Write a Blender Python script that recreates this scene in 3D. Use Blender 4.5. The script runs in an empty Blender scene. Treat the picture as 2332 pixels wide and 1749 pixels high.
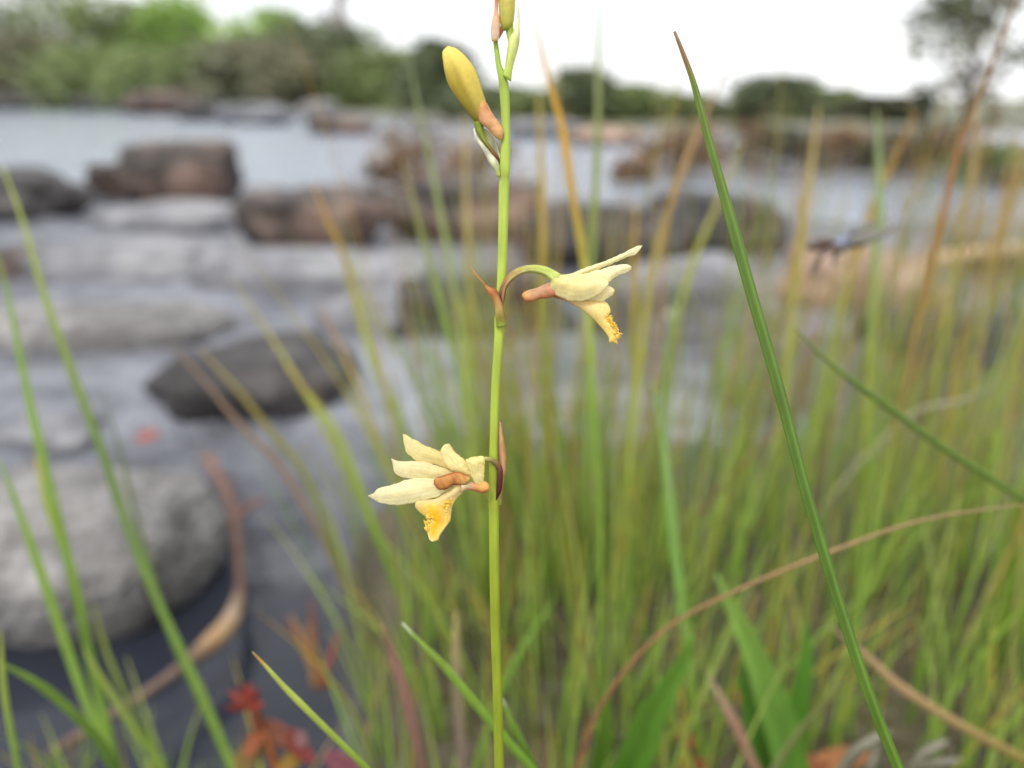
import bpy, bmesh, math, random
import numpy as np
from mathutils import Vector, noise

R = math.radians
scene = bpy.context.scene
col = scene.collection

# ------------------------------------------------------------------ camera
HC = 0.35                       # lens height above the water
PITCH = R(19.7)
LENS = 28.0
FOCUS = 0.1244
cam_data = bpy.data.cameras.new('camera')
cam_data.lens = LENS
cam_data.sensor_width = 36.0
cam_data.clip_start = 0.004
cam_data.clip_end = 2000.0
cam_data.dof.use_dof = True
cam_data.dof.focus_distance = FOCUS
cam_data.dof.aperture_fstop = 9.0
cam_data.dof.aperture_blades = 0
cam = bpy.data.objects.new('camera', cam_data)
col.objects.link(cam)
cam.location = (0, 0, HC)
cam.rotation_euler = (R(90) - PITCH, 0, 0)
scene.camera = cam

# ------------------------------------------------------------------ sky, sun, exposure
SUN_EL, SUN_AZ = R(58), R(205)     # high, soft, a little behind the camera
world = bpy.data.worlds.new('World')
scene.world = world
world.use_nodes = True
wn = world.node_tree
wn.nodes.clear()
w_out = wn.nodes.new('ShaderNodeOutputWorld')
w_bg = wn.nodes.new('ShaderNodeBackground')
w_sky = wn.nodes.new('ShaderNodeTexSky')
w_sky.sky_type = 'NISHITA'
w_sky.sun_disc = False
w_sky.sun_elevation = SUN_EL
w_sky.sun_rotation = SUN_AZ
w_sky.dust_density = 3.0
w_tc = wn.nodes.new('ShaderNodeTexCoord')
w_n = wn.nodes.new('ShaderNodeTexNoise')
w_n.inputs['Scale'].default_value = 2.2
w_n.inputs['Detail'].default_value = 5
w_n.inputs['Roughness'].default_value = 0.55
w_r = wn.nodes.new('ShaderNodeValToRGB')
w_r.color_ramp.elements[0].position = 0.30
w_r.color_ramp.elements[0].color = (0.55, 0.55, 0.55, 1)
w_r.color_ramp.elements[1].position = 0.60
w_r.color_ramp.elements[1].color = (1, 1, 1, 1)
w_m = wn.nodes.new('ShaderNodeMixRGB')
w_m.inputs['Color2'].default_value = (11.3, 11.35, 11.6, 1)     # the overcast layer
wn.links.new(w_tc.outputs['Generated'], w_n.inputs['Vector'])
wn.links.new(w_n.outputs['Fac'], w_r.inputs['Fac'])
wn.links.new(w_r.outputs['Color'], w_m.inputs['Fac'])
wn.links.new(w_sky.outputs['Color'], w_m.inputs['Color1'])
wn.links.new(w_m.outputs['Color'], w_bg.inputs['Color'])
w_bg.inputs['Strength'].default_value = 0.1
wn.links.new(w_bg.outputs['Background'], w_out.inputs['Surface'])

sun_data = bpy.data.lights.new('sun', 'SUN')
sun_data.energy = 1.5
sun_data.angle = R(14)
sun_data.color = (1.0, 0.97, 0.92)
sun = bpy.data.objects.new('sun', sun_data)
col.objects.link(sun)
# direction towards the sun: the Sky Texture turns its sun clockwise from +Y
sd = Vector((math.sin(SUN_AZ) * math.cos(SUN_EL), math.cos(SUN_AZ) * math.cos(SUN_EL), math.sin(SUN_EL)))
sun.rotation_euler = sd.to_track_quat('Z', 'Y').to_euler()

scene.view_settings.view_transform = 'Standard'
scene.view_settings.look = 'None'
scene.view_settings.exposure = 0.5
scene.view_settings.gamma = 1.0
scene.view_settings.use_curve_mapping = False
scene.render.engine = 'CYCLES'
scene.cycles.use_denoising = True
scene.cycles.max_bounces = 8
scene.cycles.transparent_max_bounces = 8

# ------------------------------------------------------------------ helpers
F = LENS / 36.0 * 2332.0          # focal length in photograph pixels
CAM = np.array([0.0, 0.0, HC])
FWD = np.array([0.0, math.cos(PITCH), -math.sin(PITCH)])
UP = np.array([0.0, math.sin(PITCH), math.cos(PITCH)])
RT = np.array([1.0, 0.0, 0.0])
UNIT = FOCUS / F                  # metres for one photograph pixel at the flower


def P(px, py, d):
    """the place seen at photograph pixel (px, py), d metres in front of the lens"""
    return CAM + d * (FWD + (px - 1166.0) / F * RT + (874.5 - py) / F * UP)


def on_ground(px, py, z=0.0):
    v = FWD + (px - 1166.0) / F * RT + (874.5 - py) / F * UP
    t = (z - HC) / v[2]
    return CAM + t * v


def lin(r, g, b):
    def f(c):
        c /= 255.0
        return c / 12.92 if c <= 0.04045 else ((c + 0.055) / 1.055) ** 2.4
    return (f(r), f(g), f(b))


def mixc(a, b, t):
    t = max(0.0, min(1.0, t))
    return tuple(a[i] + (b[i] - a[i]) * t for i in range(3))


def ramp(stops, t):
    if t <= stops[0][0]:
        return stops[0][1]
    for (t0, c0), (t1, c1) in zip(stops, stops[1:]):
        if t <= t1:
            return mixc(c0, c1, (t - t0) / max(1e-6, t1 - t0))
    return stops[-1][1]


def sstep(a, b, x):
    t = max(0.0, min(1.0, (x - a) / (b - a)))
    return t * t * (3 - 2 * t)


def spline(pts, n):
    """n points, evenly spread, on a smooth curve through pts"""
    p = np.array(pts, float)
    if len(p) == 2:
        return p[0] + (p[1] - p[0]) * np.linspace(0, 1, n)[:, None]
    q = np.vstack([2 * p[0] - p[1], p, 2 * p[-1] - p[-2]])
    out = []
    for i in range(1, len(q) - 2):
        t = np.linspace(0, 1, 14, endpoint=False)[:, None]
        a, b, c, d = q[i - 1], q[i], q[i + 1], q[i + 2]
        out.append(0.5 * (2 * b + (c - a) * t + (2 * a - 5 * b + 4 * c - d) * t ** 2 + (3 * b - a - 3 * c + d) * t ** 3))
    out.append(p[-1:])
    s = np.vstack(out)
    dl = np.r_[0, np.cumsum(np.linalg.norm(np.diff(s[:, :2] if s.shape[1] < 3 else s[:, :3], axis=0), axis=1))]
    g = np.linspace(0, dl[-1], n)
    return np.stack([np.interp(g, dl, s[:, k]) for k in range(s.shape[1])], 1)


def mesh_obj(name, verts, faces, mat, colors=None, parent=None, smooth=True):
    me = bpy.data.meshes.new(name)
    me.from_pydata([tuple(map(float, v)) for v in verts], [], faces)
    me.materials.append(mat)
    if colors is not None:
        at = me.color_attributes.new('Col', 'FLOAT_COLOR', 'POINT')
        arr = np.ones((len(verts), 4), np.float32)
        arr[:, :3] = np.array(colors, np.float32)
        at.data.foreach_set('color', arr.ravel())
    if smooth:
        me.polygons.foreach_set('use_smooth', [True] * len(me.polygons))
    me.update()
    o = bpy.data.objects.new(name, me)
    col.objects.link(o)
    if parent is not None:
        o.parent = parent
        o.matrix_parent_inverse = parent.matrix_world.inverted()
    return o


def tag(o, label, cat, group=None):
    o['label'] = label
    o['category'] = cat
    if group:
        o['group'] = group
    return o


def empty(name, loc, label, cat, group=None):
    o = bpy.data.objects.new(name, None)
    o.empty_display_size = 0.01
    col.objects.link(o)
    o.location = tuple(map(float, loc))
    bpy.context.view_layer.update()
    return tag(o, label, cat, group)


# ------------------------------------------------------------------ materials
def new_mat(name):
    m = bpy.data.materials.new(name)
    m.use_nodes = True
    nt = m.node_tree
    nt.nodes.clear()
    out = nt.nodes.new('ShaderNodeOutputMaterial')
    return m, nt, out


def plant_mat(name, rough=0.55, transl=0.3, var=0.18, vscale=900.0, bump=0.15, bscale=4000.0, spec=0.3, stretch=None, bdist=0.0002):
    m, nt, out = new_mat(name)
    N, L = nt.nodes.new, nt.links.new
    att = N('ShaderNodeAttribute')
    att.attribute_name = 'Col'
    tc = N('ShaderNodeTexCoord')
    n1 = N('ShaderNodeTexNoise')
    n1.inputs['Scale'].default_value = vscale
    n1.inputs['Detail'].default_value = 4
    src = tc.outputs['Object']
    if stretch:
        mp = N('ShaderNodeMapping')
        mp.inputs['Scale'].default_value = stretch
        L(tc.outputs['Object'], mp.inputs['Vector'])
        src = mp.outputs['Vector']
    L(src, n1.inputs['Vector'])
    mr = N('ShaderNodeMapRange')
    mr.inputs['From Min'].default_value = 0.25
    mr.inputs['From Max'].default_value = 0.75
    mr.inputs['To Min'].default_value = 1 - var
    mr.inputs['To Max'].default_value = 1 + var
    L(n1.outputs['Fac'], mr.inputs['Value'])
    mul = N('ShaderNodeVectorMath')
    mul.operation = 'SCALE'
    L(att.outputs['Color'], mul.inputs[0])
    L(mr.outputs['Result'], mul.inputs['Scale'])
    b = N('ShaderNodeBsdfPrincipled')
    b.inputs['Roughness'].default_value = rough
    b.inputs['Specular IOR Level'].default_value = spec
    L(mul.outputs['Vector'], b.inputs['Base Color'])
    n2 = N('ShaderNodeTexNoise')
    n2.inputs['Scale'].default_value = bscale
    n2.inputs['Detail'].default_value = 3
    L(src, n2.inputs['Vector'])
    bp = N('ShaderNodeBump')
    bp.inputs['Strength'].default_value = bump
    bp.inputs['Distance'].default_value = bdist
    L(n2.outputs['Fac'], bp.inputs['Height'])
    L(bp.outputs['Normal'], b.inputs['Normal'])
    if transl > 0:
        t = N('ShaderNodeBsdfTranslucent')
        L(mul.outputs['Vector'], t.inputs['Color'])
        mx = N('ShaderNodeMixShader')
        mx.inputs['Fac'].default_value = transl
        L(b.outputs['BSDF'], mx.inputs[1])
        L(t.outputs['BSDF'], mx.inputs[2])
        L(mx.outputs['Shader'], out.inputs['Surface'])
    else:
        L(b.outputs['BSDF'], out.inputs['Surface'])
    return m


def rock_mat(name, dark, mid, light, scale=12.0, rough=0.6, bump=0.5, spec=0.4, tint=None, bdist=0.01):
    m, nt, out = new_mat(name)
    N, L = nt.nodes.new, nt.links.new
    tc = N('ShaderNodeTexCoord')
    n1 = N('ShaderNodeTexNoise')
    n1.inputs['Scale'].default_value = scale
    n1.inputs['Detail'].default_value = 7
    n1.inputs['Roughness'].default_value = 0.62
    L(tc.outputs['Object'], n1.inputs['Vector'])
    cr = N('ShaderNodeValToRGB')
    e = cr.color_ramp.elements
    e[0].position, e[0].color = 0.33, (*dark, 1)
    e[1].position, e[1].color = 0.68, (*light, 1)
    k = e.new(0.5)
    k.color = (*mid, 1)
    L(n1.outputs['Fac'], cr.inputs['Fac'])
    colr = cr.outputs['Color']
    if tint:
        n3 = N('ShaderNodeTexNoise')
        n3.inputs['Scale'].default_value = scale * 0.45
        n3.inputs['Detail'].default_value = 4
        L(tc.outputs['Object'], n3.inputs['Vector'])
        r3 = N('ShaderNodeValToRGB')
        r3.color_ramp.elements[0].position = 0.47
        r3.color_ramp.elements[1].position = 0.62
        L(n3.outputs['Fac'], r3.inputs['Fac'])
        mx = N('ShaderNodeMixRGB')
        mx.inputs['Color2'].default_value = (*tint, 1)
        L(r3.outputs['Color'], mx.inputs['Fac'])
        L(colr, mx.inputs['Color1'])
        colr = mx.outputs['Color']
    b = N('ShaderNodeBsdfPrincipled')
    b.inputs['Roughness'].default_value = rough
    b.inputs['Specular IOR Level'].default_value = spec
    L(colr, b.inputs['Base Color'])
    n2 = N('ShaderNodeTexNoise')
    n2.inputs['Scale'].default_value = scale * 5
    n2.inputs['Detail'].default_value = 6
    L(tc.outputs['Object'], n2.inputs['Vector'])
    bp = N('ShaderNodeBump')
    bp.inputs['Strength'].default_value = bump
    bp.inputs['Distance'].default_value = bdist
    L(n2.outputs['Fac'], bp.inputs['Height'])
    L(bp.outputs['Normal'], b.inputs['Normal'])
    L(b.outputs['BSDF'], out.inputs['Surface'])
    return m


M_PETAL = plant_mat('petal', rough=0.5, transl=0.46, var=0.09, vscale=1500, bump=0.6, bscale=5200, spec=0.35, bdist=0.00016)
M_LIP = plant_mat('lip', rough=0.5, transl=0.34, var=0.10, vscale=1800, bump=0.5, bscale=3600, spec=0.3)
M_FLESH = plant_mat('flesh', rough=0.42, transl=0.12, var=0.22, vscale=1100, bump=0.3, bscale=3600, spec=0.22)
M_STEM = plant_mat('stem', rough=0.6, transl=0.15, var=0.14, vscale=700, bump=0.35, bscale=2600, spec=0.2, stretch=(1, 1, 0.12))
M_BRACT = plant_mat('bract', rough=0.6, transl=0.35, var=0.38, vscale=900, bump=0.4, bscale=3000, spec=0.3, stretch=(1, 1, 0.25))
M_BLADE = plant_mat('blade', rough=0.45, transl=0.3, var=0.15, vscale=500, bump=0.3, bscale=1800, spec=0.4, stretch=(1, 1, 0.08))
M_GRASS = plant_mat('grass', rough=0.5, transl=0.55, var=0.15, vscale=120, bump=0.0, spec=0.35)
M_LEAF = plant_mat('leaf', rough=0.55, transl=0.25, var=0.2, vscale=2.0, bump=0.0, spec=0.3)
M_BARK = plant_mat('bark', rough=0.85, transl=0.0, var=0.35, vscale=40, bump=0.6, bscale=120, spec=0.2, bdist=0.004)
M_WOOD = plant_mat('driftwood', rough=0.8, transl=0.0, var=0.3, vscale=60, bump=0.7, bscale=300, spec=0.25, bdist=0.002)
M_GROUND = plant_mat('ground', rough=0.45, transl=0.0, var=0.55, vscale=16, bump=0.8, bscale=70, spec=0.45, bdist=0.012)
M_INSECT = plant_mat('insect', rough=0.3, transl=0.0, var=0.1, vscale=600, bump=0.1, spec=0.5)

# ------------------------------------------------------------------ ground
GREY = lin(94, 96, 103)
GREY2 = lin(130, 132, 139)
WETDK = lin(64, 66, 72)
SOIL = lin(72, 66, 44)
OLIVE = lin(92, 96, 52)


def bank(x, y):
    """0..1: the grassy bank the orchid grows on"""
    a = sstep(-0.12, -0.05, x - 0.03 * math.sin(9 * y)) * sstep(0.72, 0.50, y)
    b = sstep(0.05, 0.30, x - 0.35 * (y - 0.6)) * sstep(1.25, 0.8, y)
    c = sstep(0.10, 0.04, math.hypot((x + 0.17) / 1.2, y - 0.27))
    return max(a, b, c * 0.5)


def bank_line(x, y):
    return float(np.interp(x / max(y, 1.0), [-.5, -.2, 0, .2], [30, 19, 10.5, 9.2]))


def height(x, y):
    n = noise.noise((x * 1.6, y * 1.6, 3.1)) * 0.6 + noise.noise((x * 4.5, y * 4.5, 7.7)) * 0.3 + noise.noise((x * 13, y * 13, 1.7)) * 0.12
    far = sstep(3.0, 4.0, y + (0.6 if x > 0 else 0.2) * x)
    shelf = 0.016 + 0.045 * n
    # pool at the foot of the bank on the left
    pool = sstep(0.17, 0.08, math.hypot((x + 0.24) / 1.3, y - 0.38))
    shelf += 0.035 * math.exp(-((y - 0.92) / 0.22) ** 2)
    shelf -= 0.06 * pool
    if y < 1.6 and abs(x) < 1.2:
        shelf += 0.007 * noise.noise((x * 28, y * 28, 4.4)) + 0.004 * noise.noise((x * 60, y * 60, 9.4))
    river = -0.25 + 0.08 * n
    z = shelf * (1 - far) + river * far
    # low bank with dry scrub across the channel on the right
    isl = sstep(0.45, 0.85, x - 0.12 * (y - 4)) * sstep(3.1, 3.7, y) * sstep(8, 6, y)
    z = z * (1 - isl) + (0.03 + 0.06 * n) * isl
    # far bank
    yb = bank_line(x, y)
    fb = sstep(yb * 0.93, yb * 1.05, y + 0.8 * n) if y > 7 else 0.0
    z = z * (1 - fb) + (0.07 + 0.1 * n + 0.004 * max(0, min(y, 80) - 20)) * fb
    b = bank(x, y)
    z = z * (1 - b) + (0.075 + 0.03 * n) * b
    return z


def ground_color(x, y, z):
    n = noise.noise((x * 2.3, y * 2.3, 11.0)) + 0.5 * noise.noise((x * 7.0, y * 16.0, 5.0))
    c = mixc(GREY, GREY2, 0.45 + 0.8 * n)
    c = mixc(c, WETDK, sstep(0.03, -0.012, z) * 0.85)
    b = bank(x, y)
    c = mixc(c, SOIL, sstep(0.2, 0.7, b))
    if y > 3.2:
        c = mixc(c, lin(120, 104, 78), sstep(0.02, 0.10, z))
    if y > 8:
        c = mixc(c, OLIVE, sstep(0.02, 0.10, z))
    return c


NX, NY = 150, 210
ys = np.r_[np.linspace(-1.5, 0.15, 8, endpoint=False), np.geomspace(0.15, 600, NY)]
ts = np.linspace(-1, 1, NX)
gv, gc = [], []
for y in ys:
    w = 2.0 + 1.25 * max(y, 0)
    for t in ts:
        x = w * (0.22 * t + 0.78 * t ** 3)
        z = height(x, y)
        gv.append((x, y, z))
        gc.append(ground_color(x, y, z))
gf = [(j * NX + i, j * NX + i + 1, (j + 1) * NX + i + 1, (j + 1) * NX + i) for j in range(len(ys) - 1) for i in range(NX - 1)]
ground = mesh_obj('ground', gv, gf, M_GROUND, gc)
ground['kind'] = 'structure'

# ------------------------------------------------------------------ river
m, nt, out = new_mat('river_water')
N, L = nt.nodes.new, nt.links.new
b = N('ShaderNodeBsdfPrincipled')
b.inputs['Base Color'].default_value = (*lin(138, 146, 158), 1)
b.inputs['Roughness'].default_value = 0.16
b.inputs['IOR'].default_value = 1.33
tc = N('ShaderNodeTexCoord')
mp = N('ShaderNodeMapping')
mp.inputs['Scale'].default_value = (1.0, 1.9, 1.0)
L(tc.outputs['Object'], mp.inputs['Vector'])
n1 = N('ShaderNodeTexNoise')
n1.inputs['Scale'].default_value = 3.4
n1.inputs['Detail'].default_value = 5
n1.inputs['Distortion'].default_value = 0.6
L(mp.outputs['Vector'], n1.inputs['Vector'])
bp = N('ShaderNodeBump')
bp.inputs['Strength'].default_value = 0.6
bp.inputs['Distance'].default_value = 0.06
L(n1.outputs['Fac'], bp.inputs['Height'])
L(bp.outputs['Normal'], b.inputs['Normal'])
L(b.outputs['BSDF'], out.inputs['Surface'])
M_WATER = m
M_POOL = m.copy()
M_POOL.name = 'pool_water'
[n_ for n_ in M_POOL.node_tree.nodes if n_.type == 'BSDF_PRINCIPLED'][0].inputs['Base Color'].default_value = (*lin(40, 43, 52), 1)
[n_ for n_ in M_POOL.node_tree.nodes if n_.type == 'BUMP'][0].inputs['Strength'].default_value = 0.12
wy = np.geomspace(0.95, 60, 40)
wv, wf = [], []
for j, y in enumerate(wy):
    for i, t in enumerate(np.linspace(-1, 1, 9)):
        wv.append((t * (2.2 + 1.4 * max(0, y)), y, 0.0))
wf = [(j * 9 + i, j * 9 + i + 1, (j + 1) * 9 + i + 1, (j + 1) * 9 + i) for j in range(len(wy) - 1) for i in range(8)]
river = mesh_obj('river', wv, wf, M_WATER)
river['kind'] = 'structure'
pool_ = mesh_obj('pool', [(-2.5, -1.5, 0), (2.5, -1.5, 0), (2.5, 0.95, 0), (-2.5, 0.95, 0)], [(0, 1, 2, 3)], M_POOL)
pool_['kind'] = 'structure'

# ------------------------------------------------------------------ rocks
RK = {
    'brown': rock_mat('rock_brown', lin(30, 26, 25), lin(66, 59, 55), lin(122, 108, 100), 9, tint=lin(124, 102, 90), bdist=0.02),
    'dark': rock_mat('rock_dark', lin(30, 28, 27), lin(56, 53, 52), lin(96, 91, 89), 8, bdist=0.02),
    'grey': rock_mat('rock_grey', lin(84, 84, 87), lin(124, 124, 127), lin(152, 152, 154), 7, bdist=0.01),
    'pale': rock_mat('rock_pale', lin(78, 76, 75), lin(154, 151, 149), lin(198, 195, 192), 20, tint=lin(124, 121, 119), bdist=0.03, bump=0.9),
    'pink': rock_mat('rock_pink', lin(104, 84, 72), lin(158, 132, 114), lin(184, 162, 144), 12, bdist=0.01),
}


def rock(name, px0, px1, ytop, ybot, kind, label, zb=0.0, seed=0, dep=0.7, flat=0.35, group=None, lumps=0.30, sink=0.35, cat='rock'):
    """a boulder whose foot meets height zb at pixel row ybot and whose outline spans the given pixels"""
    g = on_ground((px0 + px1) / 2, ybot, zb)
    d0 = float(np.dot(g - CAM, FWD))
    w = (px1 - px0) / F * d0
    dpt = w * dep
    cy = g[1] + dpt * 0.42
    d = float(np.dot(np.array([g[0], cy, zb]) - CAM, FWD))
    top = P((px0 + px1) / 2, ytop, d)
    h = max(0.15 * w * 0.3, top[2] - zb)
    cx = top[0]
    if name == 'flat_rock':
        lumps *= 0.6
        h *= 0.88
    bm = bmesh.new()
    bmesh.ops.create_icosphere(bm, subdivisions=4, radius=1.0)
    sx, sy, sz = w / 2, dpt / 2, h * (1 + sink) / 2
    for v in bm.verts:
        p = v.co.copy()
        # squarish boulder with broken faces
        q = Vector([math.copysign(abs(c) ** (1 - flat), c) for c in p])
        n = noise.noise(p * 1.3 + Vector((seed, seed * 2.1, 0))) * lumps + noise.noise(p * 3.1 + Vector((seed, 0, 9))) * lumps * 0.45 + noise.noise(p * 8 + Vector((0, seed, 4))) * lumps * 0.15
        vd, _ = noise.voronoi(p * 1.7 + Vector((seed * 1.3, seed, seed * .7)))
        n += lumps * 0.55 * (min(vd[1] - vd[0], 0.5) - 0.25)
        q = q * (1 + n)
        if q.z < 0.1 and name != 'flat_rock':
            k_ = 1 - 0.34 * min(1.0, (0.1 - q.z) / 0.7)
            q.x *= k_
            q.y *= k_
        v.co = Vector((q.x * sx, q.y * sy, q.z * sz))
    mx = max(v.co.z for v in bm.verts)
    mnx, mxx = min(v.co.x for v in bm.verts), max(v.co.x for v in bm.verts)
    for v in bm.verts:
        v.co.x = (v.co.x - (mnx + mxx) / 2) * (w / (mxx - mnx))
        v.co.z += (h - mx)
    me = bpy.data.meshes.new(name)
    bm.to_mesh(me)
    bm.free()
    me.materials.append(RK[kind])
    me.polygons.foreach_set('use_smooth', [True] * len(me.polygons))
    o = bpy.data.objects.new(name, me)
    o.location = (float(cx), float(cy), zb)
    col.objects.link(o)
    return tag(o, label, cat, group)


rock('boulder', 206, 420, 362, 462, 'brown', 'low brown step of rock against the flat-topped boulder in the river', seed=5, flat=0.5, lumps=0.3)
rock('boulder', 300, 552, 316, 470, 'brown', 'brown flat-topped boulder with a pinkish crest standing in the river', seed=3, flat=0.55, lumps=0.22)
rock('boulder', -230, 222, 380, 528, 'dark', 'dark brown rounded boulder sloping down into the river beside pale slabs', seed=8, flat=0.3)
rock('boulder', 545, 905, 425, 588, 'brown', 'brown boulder with dark undercut edge beside the dry brown scrub', seed=14, flat=0.5, lumps=0.26)
rock('flat_rock', 225, 590, 440, 545, 'grey', 'low grey slab between the flat-topped boulder and the pale rock shelf', seed=21, flat=0.3)
rock('flat_rock', 70, 560, 525, 660, 'grey', 'pale grey rock shelf with a dark streak along its foot', seed=24, flat=0.4, dep=0.5)
rock('flat_rock', 430, 1010, 548, 700, 'grey', 'long smooth grey slab behind the leaning straw grass blades', seed=29, flat=0.4, dep=0.5)
rock('rock', -60, 110, 555, 650, 'brown', 'small reddish brown rock at the end of the pale slab', seed=33)
rock('flat_rock', -120, 540, 672, 850, 'pale', 'wide pale slab in front of the long grey slab', seed=37, flat=0.45, dep=0.45, lumps=0.2)
rock('rock', 245, 420, 782, 868, 'dark', 'small dark mossy rock touching the black lumpy rock', seed=40)
rock('boulder', 330, 830, 765, 1000, 'dark', 'black lumpy rock crossed by leaning straw blades', seed=46, lumps=0.3, dep=0.7, flat=0.15)
rock('flat_rock', 700, 1060, 640, 820, 'grey', 'smooth grey slab between the straw blades and the orchid stem', seed=47, dep=0.5)
rock('boulder', -110, 526, 1035, 1510, 'pale', 'broad pale grey rock with dark foot beside the curved driftwood branch', seed=52, flat=0.4, lumps=0.27, dep=0.75, zb=-0.02)
rock('rock', -20, 240, 940, 1060, 'grey', 'grey rock resting behind the broad pale rock', seed=57)
# right of the orchid
rock('boulder', 880, 1260, 395, 560, 'brown', 'brown boulder half hidden by dry scrub behind the orchid', seed=61)
rock('boulder', 1160, 1560, 452, 630, 'dark', 'dark wet boulder standing between orchid stem and rush blade', seed=66, flat=0.4)
rock('boulder', 1440, 1800, 430, 600, 'dark', 'dark undercut boulder at the edge of the bright water', seed=70, flat=0.4)
rock('boulder', 1320, 1790, 570, 850, 'grey', 'large grey boulder behind the flower with the raised sepal', seed=75, flat=0.4, dep=0.6)
rock('boulder', 860, 1330, 590, 850, 'dark', 'dark grey boulder directly behind the orchid stem', seed=79, dep=0.6)
rock('boulder', 1830, 2480, 690, 960, 'dark', 'dark grey boulder under the fallen pale reed stems', seed=83, dep=0.6)
rock('boulder', 1740, 2140, 560, 740, 'pink', 'pinkish tan boulder beneath the flying insect', seed=88)
rock('boulder', 2120, 2560, 470, 640, 'grey', 'pale grey boulder at the river edge below the leafy tree', seed=93)
rock('flat_rock', 1040, 1700, 850, 1130, 'grey', 'flat grey rock slab under the dense green grass', seed=97, flat=0.45, dep=0.5, lumps=0.18)
rock('flat_rock', 1640, 2420, 930, 1230, 'grey', 'broad grey slab crossed by the arching green blade', seed=99, flat=0.45, dep=0.5, lumps=0.18)
# foot of the far bank
rng = random.Random(5)
far_labels = ['dark rock at the foot of the wooded far bank', 'brown rock ledge along the far waterline', 'pale whitish rock by the far waterline', 'low dark rock jutting out from the far bank',
              'grey rock on the far bank below the green bushes', 'tan rock on the far bank below the bright green tree', 'dark ledge of rock below the bare trunk']
spec = [(-40, 160, 205, 250, 'dark', 0), (150, 330, 212, 252, 'dark', 3), (280, 470, 205, 262, 'brown', 1), (400, 520, 230, 275, 'dark', 6), (500, 680, 235, 285, 'grey', 4),
        (680, 775, 226, 272, 'pale', 2), (690, 860, 262, 306, 'brown', 5)]
for i, (a, b_, t, bt, k, li) in enumerate(spec):
    rock('bank_rock', a, b_, t, bt, k, far_labels[li], seed=120 + i * 3, dep=0.6)
rock('bank_rock', 1290, 1480, 288, 330, 'pink', 'rusty tan rock bar in the river behind the yellow blade', seed=150)
rock('bank_rock', 1140, 1330, 270, 312, 'grey', 'grey rock bar by the far bank behind the orchid bud', seed=153)

# ------------------------------------------------------------------ trees and scrub
def tube3(pts, rad, n=8, ratio=1.0, side=None):
    """verts, faces of a tube through 3-D points with a radius at each"""
    p = np.array(pts, float)
    t = np.gradient(p, axis=0)
    t /= np.linalg.norm(t, axis=1)[:, None] + 1e-12
    ref = np.array(side if side is not None else [0.0, 1.0, 0.15], float)
    vs, fs = [], []
    for i in range(len(p)):
        a = np.cross(t[i], ref)
        a /= np.linalg.norm(a) + 1e-12
        b = np.cross(a, t[i])
        for k in range(n):
            th = 2 * math.pi * k / n
            vs.append(p[i] + rad[i] * (math.cos(th) * a + ratio * math.sin(th) * b))
    for i in range(len(p) - 1):
        for k in range(n):
            fs.append((i * n + k, i * n + (k + 1) % n, (i + 1) * n + (k + 1) % n, (i + 1) * n + k))
    fs.append(tuple(range(n))[::-1])
    fs.append(tuple(range((len(p) - 1) * n, len(p) * n)))
    return vs, fs


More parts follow.
